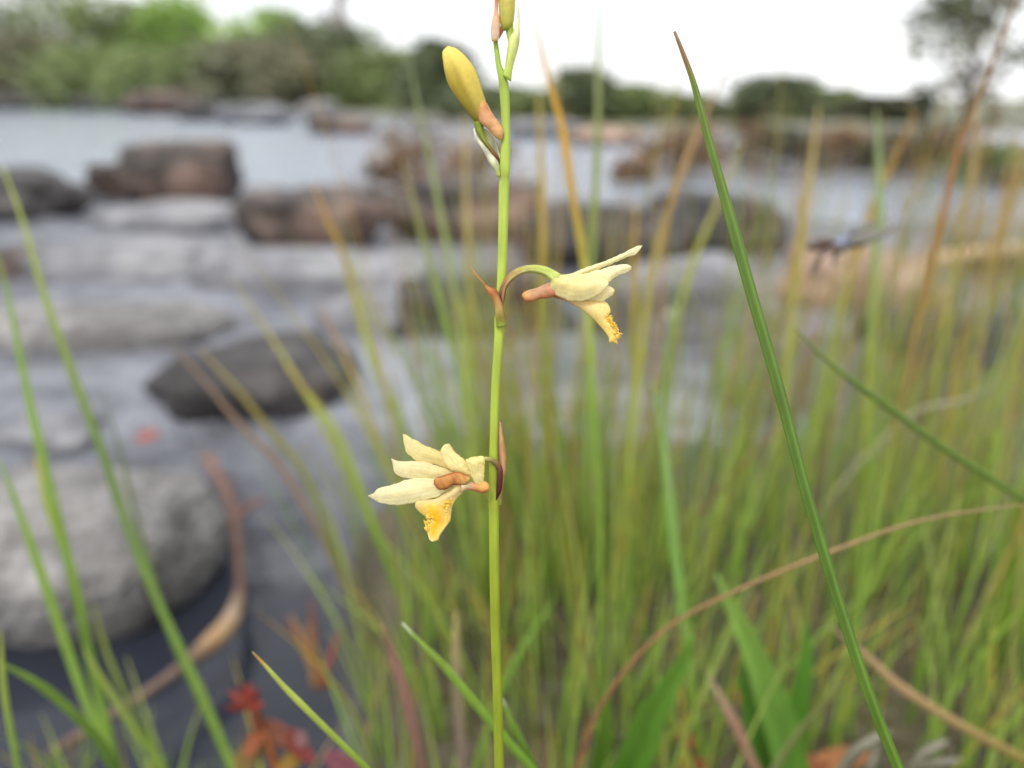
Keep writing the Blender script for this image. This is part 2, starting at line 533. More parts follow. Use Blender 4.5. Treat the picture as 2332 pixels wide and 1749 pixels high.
def tree(name, px, ytop, wpx, Y, cols, label, cat, seed, ybase=None, leaves=1700, leaf=0.16, trunk_col=(88, 78, 68), bare=0.12, group=None, zb=None):
    rg = random.Random(seed)
    x = (px - 1166.0) / F * (Y * math.cos(PITCH) + 0.1)
    d = Y / math.cos(PITCH)
    base = np.array([0.0, Y, 0.0])
    dd = float(np.dot(np.array([0, Y, 0.3]) - CAM, FWD))
    x = (px - 1166.0) / F * dd
    z0 = height(x, Y) - 0.03 if zb is None else zb
    # height at which the crown's top meets row ytop
    top = P(px, ytop, dd)
    ztop = top[2] + (Y - top[1]) * 0
    ang = PITCH - math.atan((874.5 - ytop) / F)
    ztop = HC - math.tan(ang) * Y
    h = max(ztop - z0, 0.012 * Y)
    w = wpx / F * dd
    root = empty(name, (x, Y, z0), label, cat, group)
    # trunk with limbs
    vs, fs = [], []
    def add(v, f):
        o = len(vs)
        vs.extend(v)
        fs.extend([tuple(i + o for i in q) for q in f])
    lean = rg.uniform(-0.08, 0.08) * h
    tp = [np.array([lean * t * t, 0.05 * h * math.sin(3 * t + seed), h * 0.92 * t]) for t in np.linspace(0, 1, 7)]
    r0 = 0.028 * h + 0.01
    add(*tube3(tp, np.linspace(r0, r0 * 0.15, 7), 7))
    tips = []
    for k in range(9):
        t = rg.uniform(0.15, 0.85)
        i = int(t * 6)
        s = tp[i]
        a = rg.uniform(0, 2 * math.pi)
        ln = w * 0.5 * rg.uniform(0.5, 0.95) * (1.1 - 0.5 * t)
        e = s + np.array([math.cos(a) * ln, math.sin(a) * ln * 0.8, h * rg.uniform(0.08, 0.25)])
        mid = (s + e) / 2 + np.array([0, 0, 0.04 * h])
        add(*tube3([s, mid, e], [r0 * 0.4, r0 * 0.25, r0 * 0.06], 5))
        tips.append(e)
    tc_ = [lin(*trunk_col)] * len(vs)
    base_v = np.array([x, Y, z0])
    mesh_obj('trunk', [v + base_v for v in vs], fs, M_BARK, tc_, root)
    # crown: leaf-sized faces in uneven clumps
    clumps = []
    ncl = max(10, int(leaves / 55))
    for k in range(ncl):
        if k < len(tips):
            c = tips[k] * 1.0
        else:
            t = rg.random() ** 0.8
            zz = h * (bare + (0.93 - bare) * t)
            rr = w * 0.5 * math.sqrt(max(0.05, 1 - (max(0, (t - 0.3)) / 0.72) ** 2)) * math.sqrt(rg.random())
            a = rg.uniform(0, 2 * math.pi)
            c = np.array([math.cos(a) * rr + lean * t, math.sin(a) * rr * 0.8, zz])
        clumps.append((c, rg.uniform(0.09, 0.2) * w, rg.random()))
    lv, lf, lc = [], [], []
    per = int(leaves / len(clumps))
    for c, cr, ct in clumps:
        base_c = ramp([(i / (len(cols) - 1), lin(*cc)) for i, cc in enumerate(cols)], ct)
        for k in range(per):
            dv = np.array([rg.gauss(0, 1), rg.gauss(0, 1), rg.gauss(0, 0.75)])
            p = c + dv * np.array([cr, cr, min(cr, 0.35 * h)]) * 0.6
            if p[2] < 0.02 or p[2] > h * 1.01:
                continue
            n = np.array([rg.gauss(0, 1), rg.gauss(0, 1), rg.gauss(0.6, 1)])
            n /= np.linalg.norm(n)
            a = np.cross(n, [0.3, 0.5, 0.8])
            a /= np.linalg.norm(a)
            b = np.cross(n, a)
            s = leaf * rg.uniform(0.5, 1.15)
            o = len(lv)
            lv.extend([p - a * s + base_v, p - b * s * 0.42 + base_v, p + a * s + base_v, p + b * s * 0.42 + base_v])
            lf.append((o, o + 1, o + 2, o + 3))
            j = rg.uniform(0.75, 1.25)
            lc.extend([tuple(q * j for q in base_c)] * 4)
    mesh_obj('crown', lv, lf, M_LEAF, lc, root, smooth=False)
    return root


G1 = [(98, 108, 72), (124, 138, 88), (144, 160, 98)]
G2 = [(122, 148, 78), (142, 172, 88), (160, 190, 100)]
G3 = [(88, 98, 74), (110, 120, 88), (126, 134, 96)]
GR = [(112, 112, 92), (132, 130, 106), (146, 146, 116)]
BR = [(96, 76, 58), (138, 112, 86), (168, 140, 108)]
DK = [(58, 62, 44), (78, 80, 58), (100, 92, 70)]
trees = [
    (-60, -70, 400, 34, G3, 'tall dark tree at the upstream end of the wooded bank'),
    (150, -40, 380, 36, G1, 'tall mid green tree beside the dark tree on the far bank'),
    (60, 70, 330, 31.5, GR, 'dull grey green bush low on the far bank under the tall trees'),
    (330, 0, 320, 34, G1, 'round mid green tree next to the brightest green crown'),
    (455, -15, 260, 33, G2, 'bright yellow green crown between two darker trees'),
    (260, 100, 340, 29, G1, 'olive bush at the waterline below the round mid green tree'),
    (440, 110, 360, 26, G1, 'olive bush in front of the brightest green crown'),
    (615, 20, 250, 30, G2, 'bright green small tree beside the dip in the tree line'),
    (590, 85, 320, 25, GR, 'grey green bush at the foot of the small bright tree'),
    (705, 45, 290, 28, G3, 'dark bush close beside the bare trunk on the far bank'),
    (810, 60, 250, 26, G3, 'dull green tree growing round the bare grey trunk'),
    (895, 115, 280, 24, G1, 'green bush between the bare trunk and the orchid bud'),
    (1005, 90, 180, 19, G3, 'dark green rounded tree right behind the yellow orchid bud'),
    (1110, 195, 240, 14, G3, 'low green bush line behind the orchid stem'),
    (1235, 205, 180, 12.5, G1, 'low olive bush just beyond the orchid stem'),
    (1335, 152, 170, 11.5, G3, 'dark round tree standing above the bright stretch of water'),
    (1445, 192, 240, 11.8, G1, 'green spreading tree beside the dark round tree'),
    (1550, 215, 170, 11.6, G1, 'small green bush at the end of the spreading tree'),
    (1775, 172, 200, 11.4, G3, 'dark round crowned tree beyond the sharp rush blade'),
    (1870, 202, 220, 11.6, G1, 'green tree adjoining the dark round crowned tree'),
    (1990, 220, 200, 11, DK, 'low dark tree next to the near leafy tree'),
    (-330, -20, 420, 36, G1, 'broad green tree beyond the tall dark tree upstream'),
    (-640, 10, 420, 38, G3, 'dark spreading tree far upstream on the wooded bank'),
    (-960, 30, 420, 40, G1, 'last green tree upstream on the wooded bank'),
    (1650, 245, 160, 11.8, GR, 'low grey green bush in the gap of the tree line'),
]
for i, (px, yt, w, Y, cc, lb) in enumerate(trees):
    tree('tree', px, yt, w, Y, cc, lb, 'tree', 200 + i, leaves=2600, leaf=0.0065 * Y, group='trees on the far bank', bare=0.04)

# bare trunk rising over the bushes
tp = [P(773, y, 26.5 * math.cos(PITCH)) for y in (250, 190, 120, 60, 0, -60)]
v, f = tube3(tp, [0.24, 0.22, 0.2, 0.18, 0.15, 0.12], 8)
bt = empty('bare_tree', tp[0], 'bare grey tree trunk rising straight out of the far bushes', 'tree')
mesh_obj('trunk', v, f, M_BARK, [lin(120, 112, 108)] * len(v), bt)
for k, (s, ex, ey) in enumerate([(3, 715, 20), (4, 830, -40), (2, 820, 70)]):
    e = P(ex, ey, 26.5 * math.cos(PITCH))
    v, f = tube3([tp[s], (tp[s] + e) / 2 + np.array([0, 0, .1]), e], [0.09, 0.06, 0.02], 6)
    mesh_obj('branch', v, f, M_BARK, [lin(120, 112, 108)] * len(v), bt)

# dry brown scrub on the rocks across the channel
scr = [
    (960, 270, 290, 2.75, 'dry brown twiggy scrub on the rocks just behind the orchid stem'),
    (1095, 315, 270, 2.6, 'low dry brown scrub between the orchid and the bright water'),
    (900, 335, 190, 2.5, 'small brown scrub beside the boulder with the dark undercut edge'),
    (1540, 285, 190, 3.9, 'rusty dry scrub on the low bank beside the rush blade'),
    (1660, 275, 210, 4.2, 'tan dry scrub on the low bank under the far round tree'),
    (1790, 290, 210, 3.9, 'brown dry scrub in the middle of the low bank'),
    (1930, 280, 210, 4.2, 'russet dry scrub on the low bank near the leafy tree'),
    (2060, 285, 210, 3.9, 'dark brown scrub at the foot of the leafy tree'),
    (2210, 290, 230, 4.0, 'dense brown scrub under the sparse grey green tree'),
    (1455, 345, 110, 3.7, 'small dry brown tuft at the end of the bright water'),
]
for i, (px, yt, w, Y, lb) in enumerate(scr):
    tree('dry_scrub', px, yt, w, Y, BR if i not in (5, 7) else DK, lb, 'shrub', 300 + i, leaves=1100, leaf=0.0055 * Y, trunk_col=(104, 80, 62), bare=0.0, group='dry scrub across the channel')
tree('leafy_tree', 2190, -70, 340, 4.6, [(76, 82, 62), (110, 116, 88), (150, 150, 126)], 'sparse grey green tree leaning over the river beside the dry scrub', 'tree', 350, leaves=1100, leaf=0.042, bare=0.2, trunk_col=(70, 56, 46))
tree('river_bush', 2320, 325, 240, 3.4, G1, 'green bush under the sparse grey green tree', 'bush', 352, leaves=900, leaf=0.025, bare=0.05)

# ------------------------------------------------------------------ grass: single blades
D = 2332.0 / 2212.0


def blade(name, pts, d0, d1, wpx, stops, label, cat='grass blade', tip=0.12, flat=0.35, mat=None, down=True, group=None, n=34, fade=0.45, ns=8, stripe=None):
    """pts are pixels (in the 2212-wide view) from tip to foot; d0/d1 lens distances at tip and last pixel"""
    q = spline([(x * D, y * D) for x, y in pts], n)
    dd = np.linspace(d0, d1, n)
    p = [P(a[0], a[1], d) for a, d in zip(q, dd)]
    r = wpx * D / 2 / F * (d0 + d1) / 2
    if down:
        dirv = p[-1] - p[-4]
        dirv /= np.linalg.norm(dirv)
        step = 0.012
        for k in range(60):
            dirv = dirv + np.array([0, 0, -0.10])
            dirv /= np.linalg.norm(dirv)
            x = p[-1] + dirv * step
            p.append(x)
            if x[2] < height(x[0], x[1]) - 0.006:
                break
    m_ = len(p)
    tt = np.linspace(0, 1, m_)
    rr = []
    for i in range(m_):
        u = i / (n - 1)
        rr.append(r * min(1.0, (0.25 if stripe else 0.12) + (u / fade) ** 0.75) if u < fade else r)
    v, f = tube3(p, rr, ns, ratio=flat)
    c = []
    for i in range(m_):
        cc = ramp(stops, min(1.0, i / (n - 1)))
        c.extend([cc] * ns if not stripe else [tuple(e * stripe[k] for e in cc) for k in range(ns)])
    o = mesh_obj(name, v, f, mat or M_BLADE, c)
    return tag(o, label, cat, group)


gr, yg, st, orr, tn, pk = lin(134, 166, 66), lin(178, 188, 90), lin(196, 180, 118), lin(208, 166, 80), lin(176, 128, 84), lin(168, 124, 104)
dg = lin(92, 124, 42)
lg = lin(140, 172, 92)
# the sharp rush: pale ribs, dark grooves and a painted left-edge highlight
STR = [1.15, .88, .9, 1.3, .85, .8, 1.1, 1.2, 1.35, 1.2, 1.1, .8, .85, 1.3, .9, .88]
blade('rush_blade', [(1457, 68), (1478, 122), (1500, 185), (1530, 300), (1575, 460), (1625, 640), (1680, 830), (1735, 1040), (1790, 1230), (1850, 1420), (1900, 1560), (1940, 1659)],
      0.122, 0.129, 24.5, [(0, lin(150, 118, 84)), (0.035, lin(150, 112, 72)), (0.07, lin(112, 132, 50)), (0.3, lin(98, 128, 48)), (0.6, lin(94, 124, 44)), (1, lin(96, 128, 42))],
      'long sharp green rush blade with brown tip leaning beside the orchid', fade=0.42, flat=0.6, n=80, ns=16, stripe=STR)
BL = [
    # left of the orchid, a loose tuft rooted on the near bank
    ([(-8, 545), (20, 650), (60, 850), (95, 1000), (140, 1180), (200, 1450), (245, 1650)], .30, .33, 24, [(0, gr), (1, gr)], 'straight green blade crossing the pale rock beside the orange-tipped blade'),
    ([(3, 355), (50, 480), (90, 620), (150, 790), (215, 960), (280, 1150), (350, 1320), (430, 1490), (490, 1630)], .31, .34, 25, [(0, yg), (.5, lin(108, 134, 70)), (1, gr)], 'longest green blade arching over the broad pale rock and driftwood'),
    ([(76, 985), (100, 1090), (150, 1220), (190, 1400), (240, 1610)], .30, .33, 26, [(0, orr), (.1, yg), (.3, gr), (1, gr)], 'green blade with a burnt orange tip in front of the pale rock'),
    ([(-6, 985), (40, 1100), (110, 1300), (180, 1500), (250, 1665)], .29, .32, 27, [(0, gr), (1, gr)], 'thick green blade slanting low across the pale rock'),
    ([(-10, 1425), (100, 1490), (200, 1585), (240, 1650)], .22, .25, 34, [(0, gr), (1, dg)], 'broad blurred green blade lying low at the rock foot'),
    ([(2, 1365), (10, 1500), (40, 1665)], .2, .23, 18, [(0, yg), (1, gr)], 'short upright green blade standing at the pale rock corner'),
    ([(180, 1400), (260, 1530), (350, 1665)], .28, .31, 20, [(0, yg), (1, gr)], 'short green blade slanting over the driftwood branch'),
    ([(215, 830), (255, 960), (290, 1100), (330, 1250), (380, 1400), (470, 1600)], .36, .40, 16, [(0, lin(110, 122, 80)), (1, lin(104, 132, 60))], 'dull thin green blade behind the longest arching blade'),
    ([(200, 1300), (235, 1420), (300, 1560), (360, 1665)], .33, .36, 15, [(0, yg), (1, dg)], 'thin green blade in the shade of the pale rock'),
    # leaning straw blades
    ([(365, 742), (430, 810), (520, 920), (600, 1000), (680, 1130), (760, 1300), (820, 1480)], .40, .45, 20, [(0, lin(168, 140, 118)), (.5, lin(150, 128, 100)), (1, lin(120, 132, 70))], 'pinkish straw blade leaning over the black rock'),
    ([(430, 752), (520, 850), (590, 940), (650, 1010), (700, 1120), (770, 1330)], .40, .45, 20, [(0, st), (.3, lin(158, 148, 66)), (1, gr)], 'olive yellow blade leaning over the black rock'),
    ([(615, 790), (690, 880), (740, 960), (800, 1110), (860, 1260)], .40, .44, 22, [(0, orr), (.25, yg), (1, gr)], 'yellow tipped blade leaning towards the black rock'),
    ([(676, 395), (710, 480), (745, 560), (800, 760), (860, 900), (920, 1100)], .42, .47, 22, [(0, orr), (.2, lin(178, 150, 66)), (.5, yg), (1, gr)], 'blade with a thick orange tip standing against the brown boulder'),
    ([(500, 600), (580, 720), (660, 850), (730, 980), (820, 1180)], .42, .46, 15, [(0, st), (.5, yg), (1, gr)], 'faint straw blade leaning between the orange tip and the black rock'),
    ([(690, 660), (730, 740), (790, 880), (850, 1040), (900, 1200)], .44, .48, 16, [(0, lin(190, 140, 110)), (.3, st), (1, gr)], 'salmon tipped thin blade leaning left of the orchid'),
    ([(870, 345), (900, 470), (940, 620), (990, 800), (1020, 1000)], .40, .44, 17, [(0, st), (.3, lin(150, 160, 90)), (1, gr)], 'pale blade standing in front of the dry brown scrub'),
    ([(886, 130), (905, 240), (930, 350), (970, 560), (1000, 750), (1020, 980)], .38, .42, 15, [(0, lin(160, 170, 126)), (.4, lin(156, 172, 104)), (1, yg)], 'tall pale green blade rising beside the orchid bud'),
    ([(1000, 245), (1006, 350), (1010, 520), (1020, 760), (1040, 1000)], .42, .46, 18, [(0, st), (.4, lin(180, 164, 96)), (1, gr)], 'straw blade rising under the orchid bud'),
    # low blades in front
    ([(545, 1408), (575, 1440), (620, 1490), (700, 1570), (800, 1668)], .146, .150, 21, [(0, lin(186, 168, 120)), (.05, lin(214, 158, 60)), (.14, yg), (1, lin(126, 152, 48))], 'crisp low green blade with an orange cut tip above the red plant'),
    ([(868, 1345), (910, 1390), (960, 1440), (1060, 1560), (1140, 1650)], .165, .175, 25, [(0, lin(214, 224, 196)), (.05, lin(196, 210, 160)), (.1, lin(142, 172, 70)), (1, lin(118, 156, 50))], 'low bright green blade with a whitish cut tip crossing behind the orchid stem'),
    ([(1086, 1510), (1105, 1560), (1135, 1620), (1160, 1670)], .17, .18, 20, [(0, lin(210, 220, 190)), (.12, gr), (1, dg)], 'stubby green blade with white cut tip right beside the orchid stem'),
    ([(826, 1345), (845, 1400), (870, 1480), (905, 1630)], .24, .26, 28, [(0, lin(150, 116, 100)), (.5, lin(158, 118, 104)), (1, lin(136, 104, 88))], 'dead pinkish brown blade standing behind the low bright blade'),
    ([(985, 1320), (985, 1420), (990, 1520), (1000, 1650)], .26, .28, 28, [(0, st), (.4, lin(150, 140, 104)), (1, lin(136, 116, 108))], 'dead greyish straw blade next to the orchid stem'),
    # right of the orchid
    ([(1148, 15), (1168, 100), (1190, 190), (1215, 280), (1240, 440), (1265, 600), (1285, 900)], .27, .31, 19, [(0, lin(196, 190, 176)), (.1, lin(206, 176, 120)), (.25, lin(216, 170, 60)), (.5, lin(196, 164, 66)), (.75, yg), (1, gr)], 'tall golden yellow blade rising right of the orchid stem'),
    ([(1295, -60), (1293, 100), (1291, 300), (1283, 480), (1275, 700), (1270, 1000)], .36, .42, 20, [(0, lin(160, 170, 134)), (.3, lin(146, 158, 92)), (1, lin(140, 164, 74))], 'tall straight green blade between the golden blade and the rush'),
    ([(1165, 205), (1168, 300), (1172, 450), (1175, 650), (1180, 900)], .40, .45, 22, [(0, lin(200, 176, 96)), (.5, lin(184, 164, 80)), (1, gr)], 'straw yellow upright blade close beside the orchid stem'),
    ([(1592, 108), (1545, 200), (1490, 330), (1440, 470), (1400, 650), (1370, 900)], .36, .42, 20, [(0, lin(176, 152, 128)), (.4, lin(190, 156, 104)), (1, yg)], 'tan blade slanting behind the tip of the sharp rush'),
    ([(2200, -30), (2185, 20), (2140, 150), (2080, 290), (2040, 450), (2000, 620), (1940, 900), (1890, 1150)], .25, .32, 17, [(0, lin(150, 96, 44)), (.2, lin(150, 120, 92)), (.35, lin(176, 128, 78)), (.7, lin(160, 140, 80)), (1, gr)], 'tall brown stalk slanting past the sparse grey green tree'),
    ([(1892, 235), (1898, 330), (1900, 450), (1890, 600), (1880, 800)], .40, .46, 25, [(0, lin(176, 192, 142)), (.5, lin(164, 184, 120)), (1, yg)], 'wide pale green blade standing right of the sharp rush'),
    ([(1770, 225), (1745, 420), (1720, 600), (1700, 800)], .46, .5, 22, [(0, st), (.5, lin(184, 166, 92)), (1, yg)], 'upright straw blade left of the wide pale green blade'),
    ([(1980, 240), (1935, 340), (1880, 470), (1830, 620), (1790, 800)], .44, .5, 20, [(0, lin(190, 148, 90)), (.5, lin(190, 160, 86)), (1, yg)], 'orange tan blade slanting right of the wide pale green blade'),
    ([(1610, 300), (1560, 420), (1500, 560), (1450, 740), (1420, 950)], .46, .52, 18, [(0, st), (.5, yg), (1, gr)], 'straw blade slanting behind the middle of the sharp rush'),
    ([(1375, 440), (1372, 560), (1370, 760), (1365, 1000)], .42, .46, 20, [(0, orr), (.3, lin(186, 160, 70)), (1, gr)], 'orange tipped upright blade above the raised sepal of the right flower'),
    ([(2115, 235), (2100, 380), (2070, 520), (2040, 720)], .5, .55, 22, [(0, lin(196, 168, 128)), (.5, lin(180, 160, 100)), (1, yg)], 'pale tan upright blade in front of the sparse tree'),
    ([(1712, 705), (1800, 790), (1920, 880), (2050, 975), (2230, 1090)], .20, .235, 18, [(0, lin(140, 150, 92)), (.3, lin(118, 140, 68)), (1, lin(112, 140, 60))], 'green blade arching down to the right over grey slab', ),
    ([(1408, 815), (1430, 940), (1450, 1100), (1465, 1250), (1485, 1400), (1515, 1620)], .30, .33, 24, [(0, lin(150, 176, 110)), (.5, lin(132, 172, 84)), (1, gr)], 'light green straight blade rising from the broad leaves'),
    ([(1268, 1600), (1290, 1540), (1350, 1450), (1450, 1350), (1600, 1272), (1800, 1190), (2000, 1122), (2240, 1086)][::-1], .185, .225, 12, [(0, lin(186, 158, 124)), (.4, lin(192, 160, 118)), (.8, lin(170, 126, 88)), (1, lin(146, 100, 72))], 'long dried orange brown stalk arching across behind the sharp rush'),
    ([(1790, 1350), (1880, 1425), (1950, 1488), (2080, 1570), (2230, 1650)], .26, .27, 26, [(0, lin(170, 150, 110)), (.4, lin(184, 154, 112)), (1, lin(160, 146, 78))], 'dead tan straw lying across the grass under the rush'),
    ([(1528, 1455), (1560, 1515), (1590, 1570), (1640, 1680)], .27, .28, 26, [(0, lin(176, 160, 128)), (.5, lin(170, 134, 110)), (1, lin(150, 120, 92))], 'bleached broken straw leaning among the broad leaves'),
    ([(1860, 1430), (1800, 1500), (1720, 1590), (1660, 1680)], .27, .28, 22, [(0, lin(116, 116, 60)), (1, lin(124, 134, 78))], 'dull green straw crossing under the sharp rush'),
    ([(1200, 1290), (1130, 1400), (1080, 1500), (1040, 1620)], .30, .32, 18, [(0, lin(128, 166, 72)), (1, gr)], 'green blade slanting left behind the orchid stem foot'),
    ([(2140, 830), (2080, 865), (1990, 885), (1930, 930)], .4, .42, 18, [(0, lin(190, 184, 160)), (1, lin(170, 170, 130))], 'curled pale dry blade over the dark grey boulder'),
]
for i, bl in enumerate(BL):
    pts, d0, d1, w, stops, lb = bl
    nm = 'dry_stalk' if any(k in lb for k in ('dried', 'dead', 'bleached', 'straw lying', 'stalk')) else 'grass_blade'
    w = w * (0.76 if d0 > .35 else 0.9)
    blade(nm, pts, d0, d1, w, stops, lb, cat='dry stalk' if nm == 'dry_stalk' else 'grass blade')


# broad leaves low in the grass
def px_strip(A, B, nu, nv, depth, bulge=0.0, wave=0.0, seed=0, dtip=0.0, mid=0.5, keel=2.0, jit=0.0):
    """a curved sheet between two traced edges; depth(px,py) gives the lens distance"""
    a, b = spline(A, nu), spline(B, nu)
    if jit:
        for i in range(nu):
            k_ = jit * math.sin(math.pi * i / (nu - 1)) ** 0.5
            a[i] += [k_ * noise.noise((i * .45, seed + .3, 0)), k_ * noise.noise((i * .45, seed + 7.3, 2))]
            b[i] += [k_ * noise.noise((i * .45, seed + 3.3, 5)), k_ * noise.noise((i * .45, seed + 9.3, 8))]
    vs, uv = [], []
    for i in range(nu):
        u = i / (nu - 1)
        w = np.linalg.norm(b[i] - a[i])
        for j in range(nv):
            v = j / (nv - 1)
            p = a[i] + (b[i] - a[i]) * v
            d = depth(p[0], p[1])
            off = -bulge * w * (1 - (2 * abs(v - mid)) ** keel) + dtip * u * u
            off += wave * math.sin(5.2 * u + 3 * v + seed) + 0.4 * wave * math.sin(13 * u + 7 * v + seed * 2)
            vs.append(P(p[0], p[1], d + off * d / F))
            uv.append((u, v))
    fs = [(i * nv + j, i * nv + j + 1, (i + 1) * nv + j + 1, (i + 1) * nv + j) for i in range(nu - 1) for j in range(nv - 1)]
    return vs, fs, uv


def thick(o, t):
    md = o.modifiers.new('thickness', 'SOLIDIFY')
    md.thickness = t
    md.offset = 0
    return o


broad = empty('broad_leaf_plant', on_ground(1790, 1749, 0.07), 'low plant with broad bright green leaves among the grass', 'plant')
def broad_leaf(c, w, d0, d1, c0, c1, bulge=0.25):
    d0, d1, w = d0 + .005, d1 + .01, w * .8
    cen = spline([(x * D, y * D) for x, y in c], 20)
    t = np.gradient(cen, axis=0)
    nn = np.stack([-t[:, 1], t[:, 0]], 1)
    nn /= np.linalg.norm(nn, axis=1)[:, None]
    prof = np.array([w * D / 2 * min(1.0, 0.04 + 1.25 * (i / 19) ** 0.7) for i in range(20)])
    A, B = cen + nn * prof[:, None], cen - nn * prof[:, None]
    y0, y1 = cen[0][1], cen[-1][1]
    dep = lambda px, py: d0 + (d1 - d0) * max(0, min(1, (py - y0) / (y1 - y0)))
    v, f, uv = px_strip(A, B, 24, 21, dep, bulge=-bulge, keel=1.3)
    cc = [mixc(c0, c1, u) for u, _ in uv]
    # midrib darker
    cc = [tuple(q * ((0.8 if abs(vv - .5) < .05 else 1) * (1 + .10 * math.cos(vv * 40)) * (1 + .15 * noise.noise((u * 6, vv * 5, 2)))) for q in c_) for c_, (u, vv) in zip(cc, uv)]
    return thick(mesh_obj('leaf', v, f, M_BLADE, cc, broad), 0.0004)
broad_leaf([(1548, 1240), (1590, 1330), (1645, 1450), (1690, 1580), (1720, 1700)], 92, .26, .285, lin(148, 180, 86), lin(98, 150, 52))
broad_leaf([(1738, 1340), (1742, 1420), (1722, 1540), (1700, 1690)], 70, .285, .295, lin(96, 146, 50), lin(84, 136, 40))
broad_leaf([(1500, 1370), (1470, 1440), (1410, 1550), (1350, 1700)], 96, .255, .28, lin(118, 160, 62), lin(84, 132, 36))
broad_leaf([(1600, 1420), (1612, 1500), (1640, 1600), (1670, 1700)], 60, .29, .30, lin(100, 150, 54), lin(76, 124, 36))
broad_leaf([(1310, 1490), (1310, 1560), (1300, 1640), (1290, 1710)], 60, .28, .29, lin(106, 140, 50), lin(80, 116, 34))

# ------------------------------------------------------------------ grass: the uncountable rest
def grass_mass(name, label, spots, seed, hmin, hmax, wid, lean_fn, palette, lenfn=None):
    rg = random.Random(seed)
    V, Fc, C = [], [], []
    S = 7
    for (x, y) in spots:
        z = height(x, y)
        h = rg.uniform(hmin, hmax) * (0.75 + 0.5 * rg.random() ** 2)
        lx, ly = lean_fn(x, y, rg)
        curve = rg.uniform(0.3, 1.0)
        cb, cm, ct = palette(rg)
        w = wid * rg.uniform(0.6, 1.25)
        base = len(V)
        tw = rg.uniform(0, math.pi)
        for s in range(S + 1):
            t = s / S
            b = t * (1 - curve) + t * t * curve
            px = x + lx * h * b
            py = y + ly * h * b
            pz = z - 0.004 + h * t * (1 - 0.22 * (lx * lx + ly * ly) * t)
            r = w * (1 - 0.85 * t ** 2.2) * (0.7 + 0.6 * min(1, 3 * t))
            for k in range(3):
                th = tw + 2 * math.pi * k / 3
                V.append((px + r * math.cos(th) * 0.5, py + r * math.sin(th) * 0.5, pz))
            c = mixc(cb, cm, t / 0.35) if t < 0.35 else mixc(cm, ct, (t - 0.35) / 0.65)
            C.extend([c] * 3)
        for s in range(S):
            for k in range(3):
                a = base + s * 3 + k
                b2 = base + s * 3 + (k + 1) % 3
                Fc.append((a, b2, b2 + 3, a + 3))
    o = mesh_obj(name, V, Fc, M_GRASS, C)
    o['kind'] = 'stuff'
    o['label'] = label
    o['category'] = 'grass'
    return o


def pal_green(rg):
    k = rg.random()
    b = lin(146, 174, 78)
    if k < 0.72:
        m_ = mixc(lin(146, 188, 66), lin(194, 216, 112), rg.random())
        return b, m_, mixc(m_, lin(214, 214, 140), rg.random())
    if k < 0.92:
        return lin(150, 162, 78), lin(190, 202, 94), mixc(lin(216, 196, 104), lin(222, 174, 86), rg.random())
    if k < 0.975:
        return lin(150, 136, 92), lin(196, 180, 124), lin(214, 190, 142)
    return lin(130, 96, 66), lin(170, 124, 88), lin(196, 148, 110)


def pal_dry(rg):
    k = rg.random()
    if k < 0.45:
        m_ = mixc(lin(150, 170, 90), lin(172, 180, 104), rg.random())
        return lin(128, 140, 72), m_, lin(206, 190, 110)
    if k < 0.8:
        return lin(150, 148, 84), lin(194, 182, 104), lin(220, 186, 116)
    return lin(138, 114, 84), lin(198, 164, 118), lin(214, 180, 140)


def scatter(n, seed, x0, x1, y0, y1, keep):
    rg = random.Random(seed)
    out = []
    while len(out) < n:
        x, y = rg.uniform(x0, x1), rg.uniform(y0, y1)
        if rg.random() < keep(x, y):
            out.append((x, y))
    return out


def tufts(n, seed, x0, x1, y0, y1, keep, per=14, rad=0.02):
    rg = random.Random(seed)
    out = []
    for c in scatter(n // per, seed, x0, x1, y0, y1, keep):
        for k in range(per):
            out.append((c[0] + rg.gauss(0, rad), c[1] + rg.gauss(0, rad)))
    return out


near = tufts(480, 11, -0.10, 0.42, 0.30, 0.66, lambda x, y: sstep(-0.11, 0.02, x + 0.1 * (0.6 - y)) * (0.35 + 0.65 * sstep(0.62, 0.4, y)))
grass_mass('grass', 'dense green grass growing on the bank behind the orchid', near, 21, 0.08, 0.235, 0.0014,
           lambda x, y, rg: ((x - 0.09) * (1.7 if x < 0.09 else 0.7) + rg.gauss(0, 0.12), rg.gauss(0.05, 0.12)), pal_green)
short = tufts(720, 12, -0.10, 0.34, 0.22, 0.5, lambda x, y: sstep(-0.09, -0.03, x), per=10, rad=0.014)
grass_mass('grass', 'short grass shoots at the foot of the clump behind the orchid', short, 22, 0.04, 0.12, 0.0016,
           lambda x, y, rg: ((x - 0.05) * 0.8 + rg.gauss(0, 0.2), rg.gauss(0.1, 0.18)), pal_green)
mid_ = tufts(150, 13, 0.05, 0.85, 0.6, 1.25, lambda x, y: sstep(0.02, 0.35, x - 0.25 * (y - 0.6)), rad=0.022, per=8)
grass_mass('grass', 'yellowing grass growing between the boulders on the right bank', mid_, 23, 0.12, 0.32, 0.0028,
           lambda x, y, rg: (0.1 + rg.gauss(0, 0.16), rg.gauss(0, 0.15)), pal_dry)
far_ = tufts(90, 14, 0.25, 2.2, 1.2, 2.6, lambda x, y: sstep(0.1, 0.7, x - 0.25 * (y - 1.2)), rad=0.06, per=8)
grass_mass('grass', 'dry yellow reeds along the river edge beyond the bank', far_, 24, 0.14, 0.34, 0.0055,
           lambda x, y, rg: (0.05 + rg.gauss(0, 0.12), rg.gauss(0, 0.12)), pal_dry)
tall = tufts(130, 16, -0.04, 0.40, 0.36, 0.62, lambda x, y: 1.0, per=3, rad=0.02)
